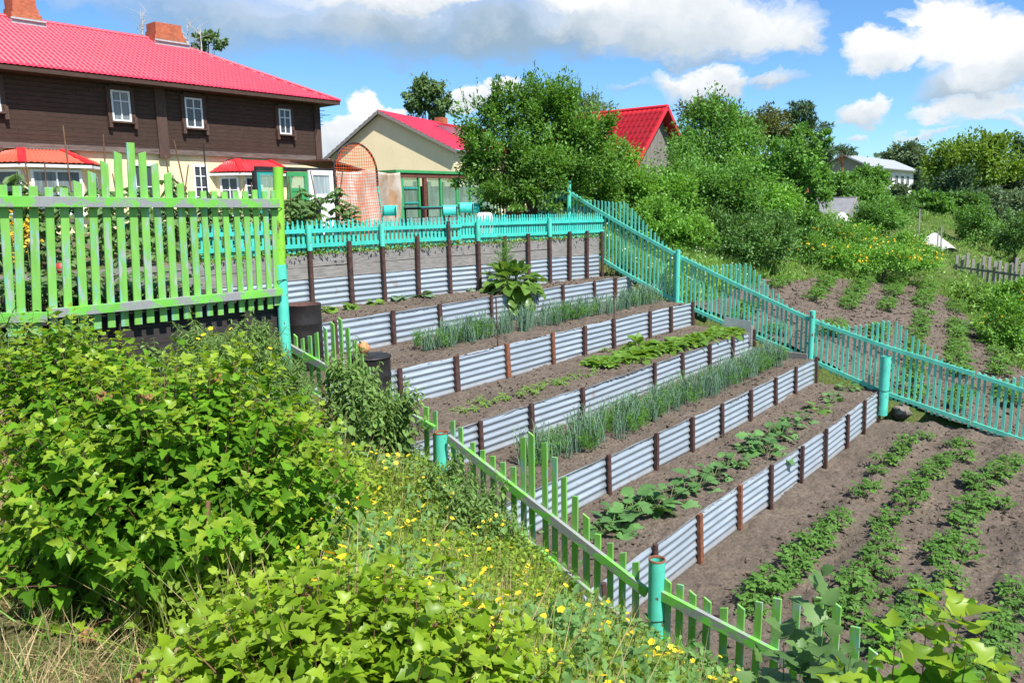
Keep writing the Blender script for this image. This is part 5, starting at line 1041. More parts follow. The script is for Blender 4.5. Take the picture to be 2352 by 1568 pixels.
for x, y in stk:
    H = RNG.uniform(1.15, 1.75) if RNG.random() < .85 else RNG.uniform(1.9, 2.5); m = MB(); m.tube([(x, y, -.85), (x+RNG.normal()*.03, y, -.8+H*.5), (x+RNG.normal()*.09, y+RNG.normal()*.05, -.8+H)], .012, 6)
    tag(m.build('plant_stake', M['twig']), 'thin wooden stake among the tomatoes', 'stake', 'stakes among the tomatoes')
m = MB(); q = ony(476, 440, 15.0); m.tube([(q[0], 15, -.8), (q[0], 15, ony(475, 330, 15)[2])], .013, 6); tag(m.build('iron_rod', M['black']), 'tallest thin dark rod, before the cream wall right of the fence peak', 'rod')
sp = []
for yr in (9.75, 10.5, 11.3, 12.1):
    for x in np.arange(.4, 5.0 if yr < 11 else 3.4, .44): sp.append((x+RNG.normal()*.08, yr+RNG.normal()*.08, -1.2, 1.55))
copies('potato_like_plant', [x.copy() for x in pm], [M['tomato'], M['stalk']], sp, 'dark potato-like bush plant in the bed just behind the tall lime picket fence', 'leafy plant', 'bush plants of the left bed', .85, 1.2)  # potato-like plants: the field's potato meshes in tomato leaf colour
# yellow garden flowers and a red pot glimpsed between the pickets
fl = []
for k, (px, py) in enumerate(((72, 515), (60, 540), (24, 540), (28, 565), (18, 520))):
    q = ony(px, py, 13.0); fl.append(q)
rg = np.random.default_rng(8)
for k, q in enumerate(fl):
    L = [leafarr(OVAL, np.tile(q, (34, 1))+rg.normal(size=(34, 3))*np.array([.05, .05, .09]), rdir(34, rg), rdir(34, rg), .07, .9)]; S = [tubearr([q*np.array([1, 1, 0])+np.array([0, 0, -.8]), q], [.008, .005], 4)]
    me = plant_mesh('yellow_lily', L, S); tag(link('yellow_lily', me, [M['petal'] if 'petal' in M else m_plain('orange yellow petal', (.75, .42, .02), .5), M['stalk']]), 'orange yellow garden flower behind the left end of the tall lime fence', 'flower', 'yellow garden flowers')
q = ony(141, 618, 11.7); m = MB(); m.lathe([(.001, -.08), (.05, -.08), (.065, .08), (.055, .08), (.045, -.06)], q, 18); tag(m.build('red_pot', m_plain('red plastic', (.45, .05, .03), .5)), 'small red pot hanging among the dark bush plants', 'pot')

# clods and pebbles lying on the worked soil: one uncountable scatter
def clods(n, seed, place, mat, lo, hi, label):
    rg = np.random.default_rng(seed); o = np.array([(1, 0, 0), (-1, 0, 0), (0, 1, 0), (0, -1, 0), (0, 0, 1), (0, 0, -1)], float); f = np.array([(0, 2, 4), (2, 1, 4), (1, 3, 4), (3, 0, 4), (2, 0, 5), (1, 2, 5), (3, 1, 5), (0, 3, 5)])
    P = place(rg, n); s = lo+(hi-lo)*rg.random(len(P))**3; V = o[None]*(1+.5*rg.normal(size=(len(P), 6, 1)))*s[:, None, None]*np.array([1, 1, .7])+rg.normal(size=(len(P), 6, 3))*s[:, None, None]*.25+P[:, None]
    T = f[None]+(np.arange(len(P))*6)[:, None, None]; return tag(link('soil_clods', arrmesh('soil_clods', V.reshape(-1, 3), T.reshape(-1, 3), False), mat), label, 'soil clods', None, 'stuff')
def pl_field(rg, n): x = rg.uniform(6.5, 17.9, n); y = -1+4.9*rg.random(n)**1.15; return np.c_[x, y, field(x, y)+.004]
clods(7000, 1, pl_field, M['soil'], .008, .045, 'clods of earth on the near potato field')
for i in range(1, 6):
    def pl_bed(rg, n, i=i): x = rg.uniform(6.8, 17.9, n); u = rg.random(n); a = np.array([float(wy(i, q)) for q in x]); b = np.array([float(wy(i+1, q)) for q in x]); return np.c_[x, a+(b-a)*(.06+.9*u), np.full(n, (WB[i+1] if i < 5 else -1.97)+.03)]
    clods(1500, 10+i, pl_bed, M['soil'], .006, .03, 'clods of earth on the '+('bed above the lowest wall', 'lower onion bed', 'radish bed', 'upper onion bed', 'cabbage bed')[i-1])
def pl_far(rg, n): x = rg.uniform(18.4, 34, n); y = rg.uniform(-1.2, 9.6, n); k = in_patch(x, y); x, y = x[k], y[k]; return np.c_[x, y, patch(x, y)+.01]
clods(9000, 20, pl_far, M['soil'], .015, .07, 'clods of earth on the second potato patch')

# ------------------------------------------------------------------ trees and bushes
M['b1'] = m_leaf('willow green', (0.061, 0.154, 0.022), (.16, .36, .045), .3, .45, clump=.5, var=.62)
M['b2'] = m_leaf('light willow green', (0.087, 0.203, 0.025), (0.235, 0.510, 0.075), .35, .45, clump=.6, var=.62)
M['b3'] = m_leaf('hedge green', (0.068, 0.173, 0.027), (0.189, 0.424, 0.075), .3, .5, clump=.5, var=.62)
M['b4'] = m_leaf('dark hedge green', (0.047, 0.123, 0.027), (0.142, 0.311, 0.066), .25, .5, clump=.6, var=.62)
M['brownish'] = m_leaf('rusty green', (.105, .14, .035), (.17, .20, .055), .25, .6, clump=.8)
M['birch'] = m_leaf('birch green', (.085, .165, .055), (.16, .27, .085), .3, .5, clump=.7)
M['pine'] = m_leaf('pine needles', (0.036, 0.087, 0.032), (0.072, 0.145, 0.051), .1, .6, clump=.8)
M['maple'] = m_leaf('yellow green crown', (.11, .215, .02), (.19, .32, .035), .35, .5, clump=.25)
M['silver'] = m_leaf('grey green crown', (0.109, 0.181, 0.087), (0.174, 0.261, 0.131), .25, .6, clump=.2)
M['deep'] = m_leaf('deep green crown', (0.032, 0.080, 0.032), (0.065, 0.131, 0.051), .15, .6, clump=.3)
M['weed'] = m_leaf('weed green', (0.109, 0.232, 0.043), (0.282, 0.490, 0.104), .3, .6, clump=.8)
M['petal'] = m_plain('yellow petal', (.80, .55, .02), .5, 0, .15); M['dry'] = m_leaf('dry straw', (.40, .30, .14), (.62, .50, .27), .2, .7, clump=1.5); M['white_petal'] = m_plain('white petal', (.8, .8, .76), .6, 0, .1)
def crown_arr(ells, n, leaf, tmpl=OVAL, clumps=40, seed=0, spread=.34, shoots=4, shootlen=.5, width=1., droop=0., inner=.35):
    rg = np.random.default_rng(seed); out = []; vol = np.array([e[3]*e[4]*e[5] for e in ells])**.7; vol = vol/vol.sum()
    for e, f in zip(ells, vol):
        c = np.array(e[:3]); r = np.array(e[3:6]); K = max(6, int(clumps*f*len(ells)**.5)); d = rdir(K, rg); d[:, 2] = np.where(d[:, 2] < -.55, -d[:, 2], d[:, 2]); cc = d*(inner+(1-inner)*rg.random((K, 1))**.6)
        nn = int(n*f); wt = rg.uniform(.5, 1.5, K); idx = rg.choice(K, nn, p=wt/wt.sum()); sc = rg.uniform(.7, 1.4, K)*spread; off = rdir(nn, rg)*(rg.random((nn, 1))**.5)*sc[idx][:, None]; gd = unit(d*.6+np.array([0, 0, .55])+rg.normal(size=(K, 3))*.35)[idx]; al = (off*gd).sum(1, keepdims=True); off = off*.82+gd*al*.95
        u = cc[idx]+off; p = c+u*r; axis = unit(off+u*.5+rg.normal(size=(nn, 3))*.45+np.array([0, 0, -droop])); nr = unit(u)*.7+np.array([0, 0, .8])+rg.normal(size=(nn, 3))*.55
        out.append(leafarr(tmpl, p, axis, nr, leaf*rg.uniform(.65, 1.3, nn), width))
        for k in range(int(shoots*f)):
            q = rdir(1, rg)[0]; q[2] = abs(q[2])*.9+.25; q = unit(q); b = c+q*r*.92; L = shootlen*rg.uniform(.5, 1.3); dd = unit(q*.35+np.array([rg.normal()*.12, rg.normal()*.12, 1.])); m = 22; t = np.linspace(0, 1, m); pp = b+dd*L*t[:, None]; out.append(leafarr(tmpl, pp, rdir(m, rg)*.8+dd*.8, rdir(m, rg)+np.array([0, 0, .8]), leaf*(1.1-.5*t), width))
    return cat(out)
def vell(x, y, rx, ry, d, depth=1.0): c = at(x, y, d); return (c[0], c[1], c[2], rx/F*d, rx/F*d*depth, ry/F*d)
def tree(name, label, cat_, ells, n, leaf, mat, trunk=.1, group=None, base=None, tmpl=OVAL, clumps=45, bark='bark', seed=0, limbs=9, **kw):
    big = max(ells, key=lambda e: e[3]*e[4]*e[5]); bx = base[:2] if base is not None else big[:2]; bz = base[2] if base is not None else float(far_h(bx[0], bx[1])) if bx[0] > 18 or bx[1] > 12.7 else -.8
    r = empty(name, (bx[0], bx[1], bz), label, cat_, group); V, T = crown_arr(ells, n, leaf, tmpl, clumps, seed, **kw); link('crown', arrmesh('crown', V, T), M[mat] if isinstance(mat, str) else mat, r)
    rg = np.random.default_rng(seed+1); top = np.array(big[:3])+np.array([0, 0, big[5]*.35]); b = np.array([bx[0], bx[1], bz-.1]); m = MB(); mid = b*.5+top*.5+rg.normal(size=3)*np.array([.06, .06, 0]); m.tube([b, b*.75+mid*.25, mid, top], [trunk*1.25, trunk, trunk*.75, trunk*.2], 8)
    for e in ells:
        for k in range(max(2, int(limbs/len(ells)))):
            q = np.array(e[:3])+rdir(1, rg)[0]*np.array(e[3:6])*.75; s = b+(top-b)*rg.uniform(.12, .6); m.tube([s, s*.55+q*.45+np.array([0, 0, .06*np.linalg.norm(q-s)]), q], [trunk*.5, trunk*.3, trunk*.08], 5)
    m.build('trunk', M[bark], r); return r
tree('bush', 'big round willow-like bush towering over the right end of the low turquoise fence', 'bush', [vell(1150, 330, 95, 115, 22.5), vell(1250, 310, 105, 105, 23), vell(1105, 380, 62, 75, 22.3), vell(1345, 370, 95, 105, 22.8), vell(1225, 420, 140, 70, 22.4), vell(1215, 462, 115, 42, 22.0)], 51300, 0.103, 'b1', .12, clumps=110, seed=1, shoots=60, shootlen=.8, width=.8, spread=.24, inner=.35)
tree('bush', 'lighter green bush between the big round bush and the bright red shed roof', 'bush', [vell(1385, 425, 90, 92, 25), vell(1450, 475, 80, 78, 24.5), vell(1330, 345, 52, 62, 26)], 29700, 0.099, 'b2', .08, clumps=90, seed=2, shoots=22, shootlen=.6, width=.8, spread=.25)
tree('bush', 'low light green bush running down behind the side fence panel of the low-fence end', 'bush', [vell(1490, 520, 75, 50, 23.5), vell(1565, 545, 70, 45, 24.5), vell(1540, 470, 60, 60, 26)], 21600, 0.090, 'b2', .05, clumps=80, seed=3, shoots=14, shootlen=.4)
tree('tree', 'tall leafy tree with a rusty brown top right of the red shed', 'tree', [vell(1640, 320, 80, 70, 31), vell(1600, 390, 70, 70, 30.5), vell(1690, 380, 75, 70, 31)], 17550, 0.120, 'b3', .14, clumps=60, seed=4, spread=.38, shoots=12, shootlen=.6)
tree('bush', 'rusty brownish growth over the top of the tall tree right of the red shed', 'bush', [vell(1625, 262, 52, 30, 31.8), vell(1672, 285, 40, 34, 31.8)], 3510, 0.112, 'brownish', .05, clumps=30, seed=5, limbs=14)
tree('apple_tree', 'open crowned apple tree with sky showing through, before the dark pine', 'tree', [vell(1810, 380, 70, 60, 29), vell(1770, 440, 70, 70, 29), vell(1850, 440, 55, 60, 29), vell(1860, 325, 42, 36, 29)], 12825, 0.120, 'b3', .12, clumps=48, seed=6, spread=.24, limbs=20)
tree('bush', 'tall hedge bush in the middle of the slope, above the daisies at the side fence', 'bush', [vell(1610, 470, 75, 80, 27), vell(1680, 480, 75, 80, 27), vell(1560, 430, 55, 70, 28)], 18900, 0.103, 'b3', .08, clumps=90, seed=7, shoots=16, shootlen=.5)
tree('bush', 'dark dense bush nearest the second potato patch', 'bush', [vell(1690, 565, 80, 55, 25.5), vell(1760, 560, 65, 60, 26), vell(1640, 535, 50, 45, 26)], 18900, 0.086, 'b4', .06, clumps=90, seed=8, shoots=8, shootlen=.3)
tree('bush', 'bush with light tips between the dark bush and the apple tree', 'bush', [vell(1770, 500, 70, 60, 28), vell(1720, 430, 50, 60, 29)], 12150, 0.103, 'b2', .06, clumps=60, seed=9)
tree('bush', 'rusty green bush left of the dark pine', 'bush', [vell(1768, 300, 46, 42, 34), vell(1735, 310, 40, 40, 33.5)], 5670, 0.112, 'brownish', .08, clumps=36, seed=10)
def pine(label, ells, n, d, base, seed, trunk=.2):
    tree('pine_tree', label, 'pine', ells, n, .26, 'pine', trunk, None, base, LANCE, 34, 'pine_bark', seed, 12, spread=.34, width=1.1, inner=.2)
pine('tall dark pine with layered flat crowns, rising over the apple tree', [vell(1848, 250, 30, 15, 52), vell(1830, 278, 40, 18, 52), vell(1868, 300, 36, 18, 52), vell(1815, 315, 30, 18, 52), vell(1870, 345, 36, 20, 52)], 6500, 52, at(1850, 440, 52), 11)
pine('broad dark pine right of the tallest pine', [vell(1885, 350, 34, 22, 62), vell(1868, 385, 40, 25, 62)], 4500, 62, at(1893, 430, 62), 12)
pine('small umbrella-shaped pine left of the far white house', [vell(1933, 344, 26, 8, 90), vell(1945, 352, 22, 6, 90)], 1500, 90, at(1935, 400, 90), 13, .09)
tree('birch_tree', 'birch with an airy drooping crown behind the cream gabled house', 'tree', [vell(985, 235, 48, 50, 62), vell(955, 235, 28, 42, 62), vell(1015, 262, 30, 36, 62), vell(985, 200, 30, 26, 62)], 4600, .26, 'birch', .22, seed=14, spread=.2, droop=.6, clumps=60)
tree('birch_tree', 'thin tree whose leafy top shows over the roof ridge of the long house', 'tree', [vell(480, 100, 32, 22, 62), vell(462, 108, 20, 20, 62)], 900, .25, 'birch', .14, base=at(475, 300, 62), seed=15, clumps=16, spread=.26)
tree('shrub', 'feathery willow tops showing behind the stove pipe', 'tree', [vell(1335, 245, 60, 25, 40), vell(1285, 240, 40, 30, 40)], 3000, .16, 'birch', .1, base=at(1335, 440, 40), seed=16, shoots=26, shootlen=.9, width=.6)
for k, (px, y0, y1, lb) in enumerate(((320, 25, 85, 'bare dead branches left of the middle chimney'), (432, 55, 110, 'bare dead treetop right of the middle chimney'), (462, 55, 110, 'slender dead treetop above the leafy top over the ridge'))):
    rg = np.random.default_rng(k+3); a, b = at(px, y1+60, 60), at(px+rg.normal()*4, y0, 60); m = MB(); m.tube([a, a*.5+b*.5+(.1, 0, 0), b], [.09, .06, .015], 6)
    for j in range(9): s = a+(b-a)*rg.uniform(.3, .9); m.tube([s, s+np.array([rg.normal()*.4, rg.normal()*.3, .5]), s+np.array([rg.normal()*.7, rg.normal()*.4, 1.1])], [.035, .022, .008], 5)
    m.tube([at(px, 380, 60), a], [.16, .09], 6); tag(m.build('dead_tree', m_plain('bleached wood', (.45, .42, .40), .9)), lb, 'tree')
# flowering bushes and the right hand slope
def flowering(label, ells, n, leaf, mat, nf, seed, fs=.09):
    t = tree('flowering_bush', label, 'bush', ells, n, leaf, mat, .04, None, seed=seed, clumps=70, shoots=8, shootlen=.3); rg = np.random.default_rng(seed+50); L = []
    for e in ells: d = rdir(nf//len(ells), rg); d[:, 2] = abs(d[:, 2])*.8; p = np.array(e[:3])+unit(d)*np.array(e[3:6])*rg.uniform(.92, 1.1, (len(d), 1)); L.append(p)
    P = np.concatenate(L); P = P[np.argsort(np.linalg.norm(P, axis=1))]; mesh = arrmesh('flower', *cat([leafarr(OVAL, np.zeros((4, 3)), rdir(4, rg), rdir(4, rg), fs, 1.3)])); mesh.materials.append(M['petal'])
    for p in P[:95]: o = bpy.data.objects.new('flower', mesh); COL.objects.link(o); o.parent = t; o.location = tuple(p-np.array(t.location)); o.rotation_euler = tuple(rg.uniform(0, 6, 3)); s = rg.uniform(.6, 1.3); o.scale = (s, s, s)
    if len(P) > 95: V, T = leafarr(OVAL, P[95:], rdir(len(P)-95, rg), rdir(len(P)-95, rg), fs, 1.2); tag(link('flowers', arrmesh('flowers', V, T), M['petal'], t), kind='stuff')
    return t
flowering('bush dotted with yellow flowers left of the plastic sheet', [vell(1850, 580, 55, 42, 30), vell(1905, 560, 50, 42, 32)], 10800, 0.086, 'b3', 70, 21, .07)
flowering('yellow flowered bush below the plastic sheet', [vell(1965, 560, 55, 40, 33), vell(1930, 600, 60, 35, 30)], 10800, 0.086, 'b2', 90, 22, .07)
flowering('broad yellow flowered growth at the far end of the second potato patch', [vell(2030, 600, 70, 32, 30), vell(2110, 600, 50, 30, 31), vell(2070, 570, 60, 30, 33)], 12150, 0.086, 'b2', 120, 23, .07)
flowering('bush with a few yellow flowers at the right edge, beside the second potato patch', [vell(2315, 760, 60, 60, 24), vell(2335, 700, 50, 50, 25)], 9000, .09, 'b2', 26, 24, .06)
tree('shrub', 'compact glossy shrub in the middle of the right slope, left of the hoop tunnel', 'bush', [vell(2022, 510, 55, 42, 38)], 6750, 0.112, 'b3', .06, seed=25, clumps=50)
tree('shrub', 'round orchard bush on the open lawn right of the hoop tunnel', 'bush', [vell(2243, 525, 42, 46, 46)], 6075, 0.120, 'b3', .07, seed=26, clumps=40)
tree('shrub', 'orchard bush at the right edge on the open lawn', 'bush', [vell(2335, 545, 40, 48, 43)], 6075, 0.120, 'b4', .07, seed=27, clumps=40)
tree('shrub', 'bluish bush between the orchard bushes on the lawn', 'bush', [vell(2290, 520, 24, 40, 50)], 2500, .14, 'silver', .06, seed=28, clumps=30)
tree('tree', 'round green tree before the far white house', 'tree', [vell(2000, 430, 38, 32, 64), vell(1995, 402, 22, 16, 64)], 3800, .25, 'b3', .15, seed=29, clumps=45)
tree('tree', 'mid green tree between the pale shed roof and the film greenhouse', 'tree', [vell(1925, 430, 40, 28, 55), vell(1960, 440, 36, 26, 56)], 3500, .22, 'b3', .12, seed=30, clumps=40)
tree('tree', 'yellow-green spreading tree, largest on the right skyline', 'tree', [vell(2230, 380, 85, 60, 75), vell(2170, 410, 55, 55, 75), vell(2290, 410, 55, 50, 75), vell(2250, 345, 55, 30, 75)], 11000, .30, 'maple', .3, seed=31, clumps=70, spread=.3, shoots=16, shootlen=1.2)
tree('tree', 'dark grey-green tree standing before the yellow-green one', 'tree', [vell(2190, 440, 52, 46, 66), vell(2180, 470, 58, 34, 65)], 5000, .26, 'deep', .2, seed=32, clumps=45)
tree('tree', 'dark tree cut by the right edge of the picture on the skyline', 'tree', [vell(2350, 355, 34, 36, 90), vell(2385, 370, 45, 50, 90)], 4000, .36, 'deep', .3, seed=33, clumps=40)
tree('tree', 'grey-green poplar-like tree behind the far white house', 'tree', [vell(2080, 362, 30, 28, 130), vell(2045, 375, 24, 22, 130), vell(2105, 375, 22, 26, 130)], 4500, .5, 'silver', .4, seed=34, clumps=45)
tree('spruce_tree', 'small dark spruce at the right end of the far white house', 'tree', [vell(2107, 452, 14, 12, 72), vell(2107, 432, 11, 12, 72), vell(2107, 412, 7, 12, 72), vell(2107, 398, 3.5, 8, 72)], 2400, .26, 'deep', .12, seed=35, clumps=30, tmpl=LANCE)
tree('shrub', 'grey-green shrub beside the dark spruce', 'bush', [vell(2066, 446, 20, 16, 72)], 1800, .25, 'silver', .08, seed=36, clumps=25)
for k, (x, y, rx, ry, d, mt, lb) in enumerate([(2300, 470, 60, 32, 62, 'silver', 'pale grey-green bushes'), (2130, 470, 40, 22, 58, 'b3', 'mid green bushes'), (2050, 475, 45, 20, 52, 'b4', 'dark green bushes'), (1985, 455, 40, 22, 50, 'b3', 'leafy bushes'), (2340, 450, 50, 30, 75, 'deep', 'deep green bushes'),
        (2215, 470, 40, 24, 60, 'b4', 'dark hedge-green bushes'), (1830, 505, 45, 40, 34, 'b3', 'tangled bushes'), (2235, 690, 40, 26, 30, 'weed', 'tall weeds')]):
    tree('bush', lb+' '+['below the right skyline tree', 'before the dark grey-green tree', 'under the far white house', 'beside the film greenhouse', 'at the right edge of the skyline', 'at the foot of the yellow-green tree', 'left of the plastic sheet, behind the flowering bush', 'at the lower end of the second patch'][k], 'bush', [vell(x, y, rx, ry, d), vell(x+rx*.6, y+ry*.3, rx*.7, ry*.8, d-1)], 3600, .0042*d, mt, .05, seed=40+k, clumps=40)
# distant wood closing the horizon: one mass
rg = np.random.default_rng(77); ells = []
for k in range(150):
    az = math.radians(rg.uniform(-12, 30)); d = rg.uniform(150, 320); X, Y = d*math.cos(az), d*math.sin(az); h = rg.uniform(3, 6.5); ells.append((X, Y, float(far_h(X, Y))+h*.6, h*1.3, h*1.3, h))
V, T = crown_arr(ells, 30000, 1.5, DIAMOND, 420, 78, width=1.3); tag(link('distant_wood', arrmesh('distant_wood', V, T), M['deep']), 'distant line of trees on the right horizon', 'wood', None, 'stuff')
# weeds and grass of the slope beyond the side fence: one uncountable mass
def growth(name, label, pts, hgt, mat, per=7, seed=0, tm=BLADE, width=.05, leafy=False):
    rg = np.random.default_rng(seed); n = len(pts); P = np.repeat(pts, per, 0)+np.c_[rg.normal(size=(n*per, 2))*.07, np.zeros(n*per)]; h = np.repeat(hgt, per)*rg.uniform(.5, 1.2, n*per)
    if leafy: P[:, 2] += h*rg.uniform(.1, .95, n*per); ax = rdir(n*per, rg)+np.array([0, 0, .15]); nr = np.tile([0, 0, 1.], (n*per, 1))+rg.normal(size=(n*per, 3))*.4; V, T = leafarr(tm, P, ax, nr, rg.uniform(.5, 1.3, n*per)*width, 1)
    else: ax = np.tile([0, 0, 1.], (n*per, 1))+rg.normal(size=(n*per, 3))*.28; V, T = leafarr(tm, P, ax, rdir(n*per, rg), h, width)
    return tag(link(name, arrmesh(name, V, T), M[mat]), label, name.replace('_', ' '), None, 'stuff')
rg = np.random.default_rng(31); n = 9000; d = 19+55*rg.random(n)**1.6; az = np.radians(rg.uniform(2, 36, n)); X, Y = d*np.cos(az), d*np.sin(az); ok = (X > 18.3)&~in_patch(X, Y); X, Y = X[ok], Y[ok]
growth('rough_grass', 'rough grass and weeds of the slope beyond the side fence', np.c_[X, Y, far_h(X, Y)-.03], .25+.35*vnoise(X*.5, Y*.5), 'weed', 9, 32, BLADE, .07)
growth('slope_weeds', 'leafy weeds of the slope beyond the side fence', np.c_[X, Y, far_h(X, Y)-.03], .2+.5*vnoise(X*.4+9, Y*.4), 'weed', 7, 33, DIAMOND, .13, True)
n = 900; X = rg.uniform(18.3, 24, n); Y = 9.6+rg.random(n)*3.2; P = np.c_[X, Y, far_h(X, Y)+rg.uniform(.15, .5, n)]; V, T = leafarr(OVAL, P[:420], rdir(420, rg), rdir(420, rg), .045, 1.2); tag(link('daisies', arrmesh('daisies', V, T), M['white_petal']), 'scattered white daisies on the slope above the second potato patch', 'daisies', None, 'stuff')
growth('slope_weeds', 'grass among the daisies behind the side fence', P*np.array([1, 1, 0])+np.c_[X*0, Y*0, far_h(X, Y)], np.full(n, .45), 'weed', 10, 36, BLADE, .06)
# weeds at the foot of the low fence
xs_ = rg.uniform(6.8, 17.9, 700); growth('low_weeds', 'weeds along the foot of the low turquoise fence', np.c_[xs_, w6y(xs_)+.02+.12*rg.random(700), np.full(700, -.90)], np.full(700, .13), 'weed', 6, 37, DIAMOND, .06, True)

# ------------------------------------------------------------------ the near bank
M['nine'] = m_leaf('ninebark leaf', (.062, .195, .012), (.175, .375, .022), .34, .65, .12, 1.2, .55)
M['nine_light'] = m_leaf('yellowish ninebark leaf', (.105, .26, .012), (.29, .45, .022), .38, .65, .12, 1.5, .55)  # yellowish leaf colour of the bottom middle shrub
M['nine_young'] = m_leaf('young ninebark leaf', (.17, .32, .02), (.33, .46, .035), .4, .42, .4, 3, .35)
M['mead'] = m_leaf('meadow leaf', (.12, .29, .055), (.36, .49, .055), .35, .6, .2, 1.3, .5)
M['nettle'] = m_leaf('nettle leaf', (.085, .20, .03), (.18, .33, .06), .3, .5, .35, 1.2, .5)
M['wormwood'] = m_leaf('wormwood leaf', (0.115, 0.216, 0.047), (0.203, 0.338, 0.088), .3, .6, .3, 1.2, .45)
M['orache'] = m_leaf('dusty broad leaf', (.08, .18, .05), (.15, .27, .075), .3, .5, .4, 2, .4); M['seedhead'] = m_plain('dry flower head', (.30, .17, .07), .9, 0, .4, 40)
def bank_at(x, y): return float(bank_h(np.array(x, float), np.array(y, float)))
def shoot(rg, b, tip, leaf, L, Ly, S, gap=.034, tm=LOBED, start=.22, young=.84, arch=.12):
    """One woody shoot with leaves all the way to its growing tip."""
    b, tip = np.asarray(b, float), np.asarray(tip, float); ln = np.linalg.norm(tip-b); ctl = b*.5+tip*.5+np.array([0, 0, arch*ln]); n = max(6, int(ln*(1-start)/gap)); curve = lambda t: (1-t)**2*b+2*t*(1-t)*ctl+t*t*tip
    S.append(tubearr([curve(t) for t in np.linspace(0, .95, 7)], list(np.linspace(.007, .0012, 7)), 5)); a0 = rg.uniform(0, 6)
    for j in range(n):
        t = start+(1-start)*(j+.5)/n; p = curve(t); d = unit(curve(min(1, t+.03))-curve(t-.03)); a = a0+j*2.4+rg.normal()*.3; u = unit(np.cross(d, (0.3, .1, 1.))); w = np.cross(d, u); o = math.cos(a)*u+math.sin(a)*w; k = 1 if t < .78 else 1-.5*(t-.78)/.22
        ax = unit(o+d*(.35+.9*max(0, t-.75)/.25)+np.array([0, 0, -.28+rg.normal()*.22])); q = p+ax*.022; nr = np.array([0, 0, 1.])+d*.35+rg.normal(size=3)*.5; (Ly if t > young and rg.random() < .8 else L).append(leafarr(tm, [q], [ax], [nr], [leaf*k*rg.uniform(.55, 1.3)], rg.uniform(.85, 1.12)))
def ninebark(label, c, rad, nshoot, leaf, mat, seed, base=None, extra=(), heads=0, low=.15, gap=.034, young=.86):
    rg = np.random.default_rng(seed); c = np.asarray(c, float); L, Ly, S = [], [], []; R, Dp, Uz = rad; fwd = np.array([_c, _s, 0]); rt = np.array([_s, -_c, 0]); base = c[:2] if base is None else base; tips = []
    for k in range(nshoot):
        a = rg.uniform(0, 2*PI); e = math.asin(low+(1-low)*rg.random()) if rg.random() < .8 else rg.uniform(-.5, .2); f = rg.uniform(.72, 1.06); tip = c+f*(rt*R*math.cos(a)*math.cos(e)+fwd*Dp*math.sin(a)*math.cos(e)+np.array([0, 0, Uz*math.sin(e)])); tips.append(tip)
    for k in range(nshoot//9): a = rg.uniform(0, 2*PI); f = rg.uniform(.1, .85); tips.append(c+f*(rt*R*math.cos(a)+fwd*Dp*math.sin(a))+np.array([0, 0, Uz*(math.sqrt(1-f*f)+rg.uniform(.04, .24))]))
    tips += [np.asarray(t, float) for t in extra]
    for k, tip in enumerate(tips):
        bx, by_ = np.asarray(base)*.62+tip[:2]*.38+rg.normal(size=2)*.07; b = np.array([bx, by_, bank_at(bx, by_)-.03]); shoot(rg, b, tip, leaf, L, Ly, S, gap, young=young)
    r = empty('ninebark_shrub', (base[0], base[1], bank_at(*base)), label, 'shrub')
    V, T = cat(L); link('foliage', arrmesh('foliage', V, T), M[mat], r); V, T = cat(Ly); link('young_foliage', arrmesh('young_foliage', V, T), M['nine_young'], r); V, T = cat(S); link('stems', arrmesh('stems', V, T), M['twig'], r)
    for k in range(heads):                            # last year's brown flower heads among the leaves
        t = tips[int(rg.integers(nshoot))]+np.array([0, 0, -.03]); m = MB()
        for j in range(26): q = t+rdir(1, rg)[0]*np.array([.032, .032, .018]); m.obox(q, (.006, 0, 0), (0, .006, 0), (0, 0, .006))
        link('flower_head', m.mesh('flower_head'), M['seedhead'], r)
    return r
c1 = at(400, 1150, 3.85); ex = [at(px, py, d) for px, py, d in ((545, 775, 4.6), (700, 905, 4.2), (455, 880, 4.5), (300, 860, 4.6), (640, 1010, 3.9), (740, 960, 4.0), (560, 860, 4.4), (380, 800, 4.9), (200, 900, 4.4), (90, 985, 4.2))]
ninebark('large ninebark shrub filling the left foreground below the tall lime fence', c1, (.95, .95, .68), 330, .072, 'nine', 1, extra=ex, heads=6, gap=.025)
c2 = at(800, 1590, 2.5); ex = [at(px, py, d) for px, py, d in ((1010, 1235, 2.9), (1045, 1225, 3.0), (905, 1255, 2.9), (690, 1270, 2.7), (770, 1280, 2.6), (1150, 1390, 2.7), (1230, 1440, 2.6), (560, 1330, 2.6), (630, 1300, 2.6))]
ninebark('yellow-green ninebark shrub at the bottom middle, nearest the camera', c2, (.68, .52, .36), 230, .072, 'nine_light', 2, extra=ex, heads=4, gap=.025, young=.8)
c3 = at(150, 880, 5.6); ninebark('small ninebark shrub at the far left, close under the lime fence', c3, (.62, .5, .46), 85, .085, 'nine', 3, extra=[at(140, 745, 6.3), at(205, 735, 6.4), at(245, 790, 6.0), at(75, 800, 6.0)], gap=.038)
q = at(2150, 1480, 2.25); ex = [at(px, py, d) for px, py, d in ((2175, 1350, 2.4), (2215, 1375, 2.3), (2060, 1430, 2.3), (2130, 1400, 2.35), (2290, 1510, 2.2), (1930, 1530, 2.4), (2010, 1520, 2.3), (2230, 1440, 2.3))]
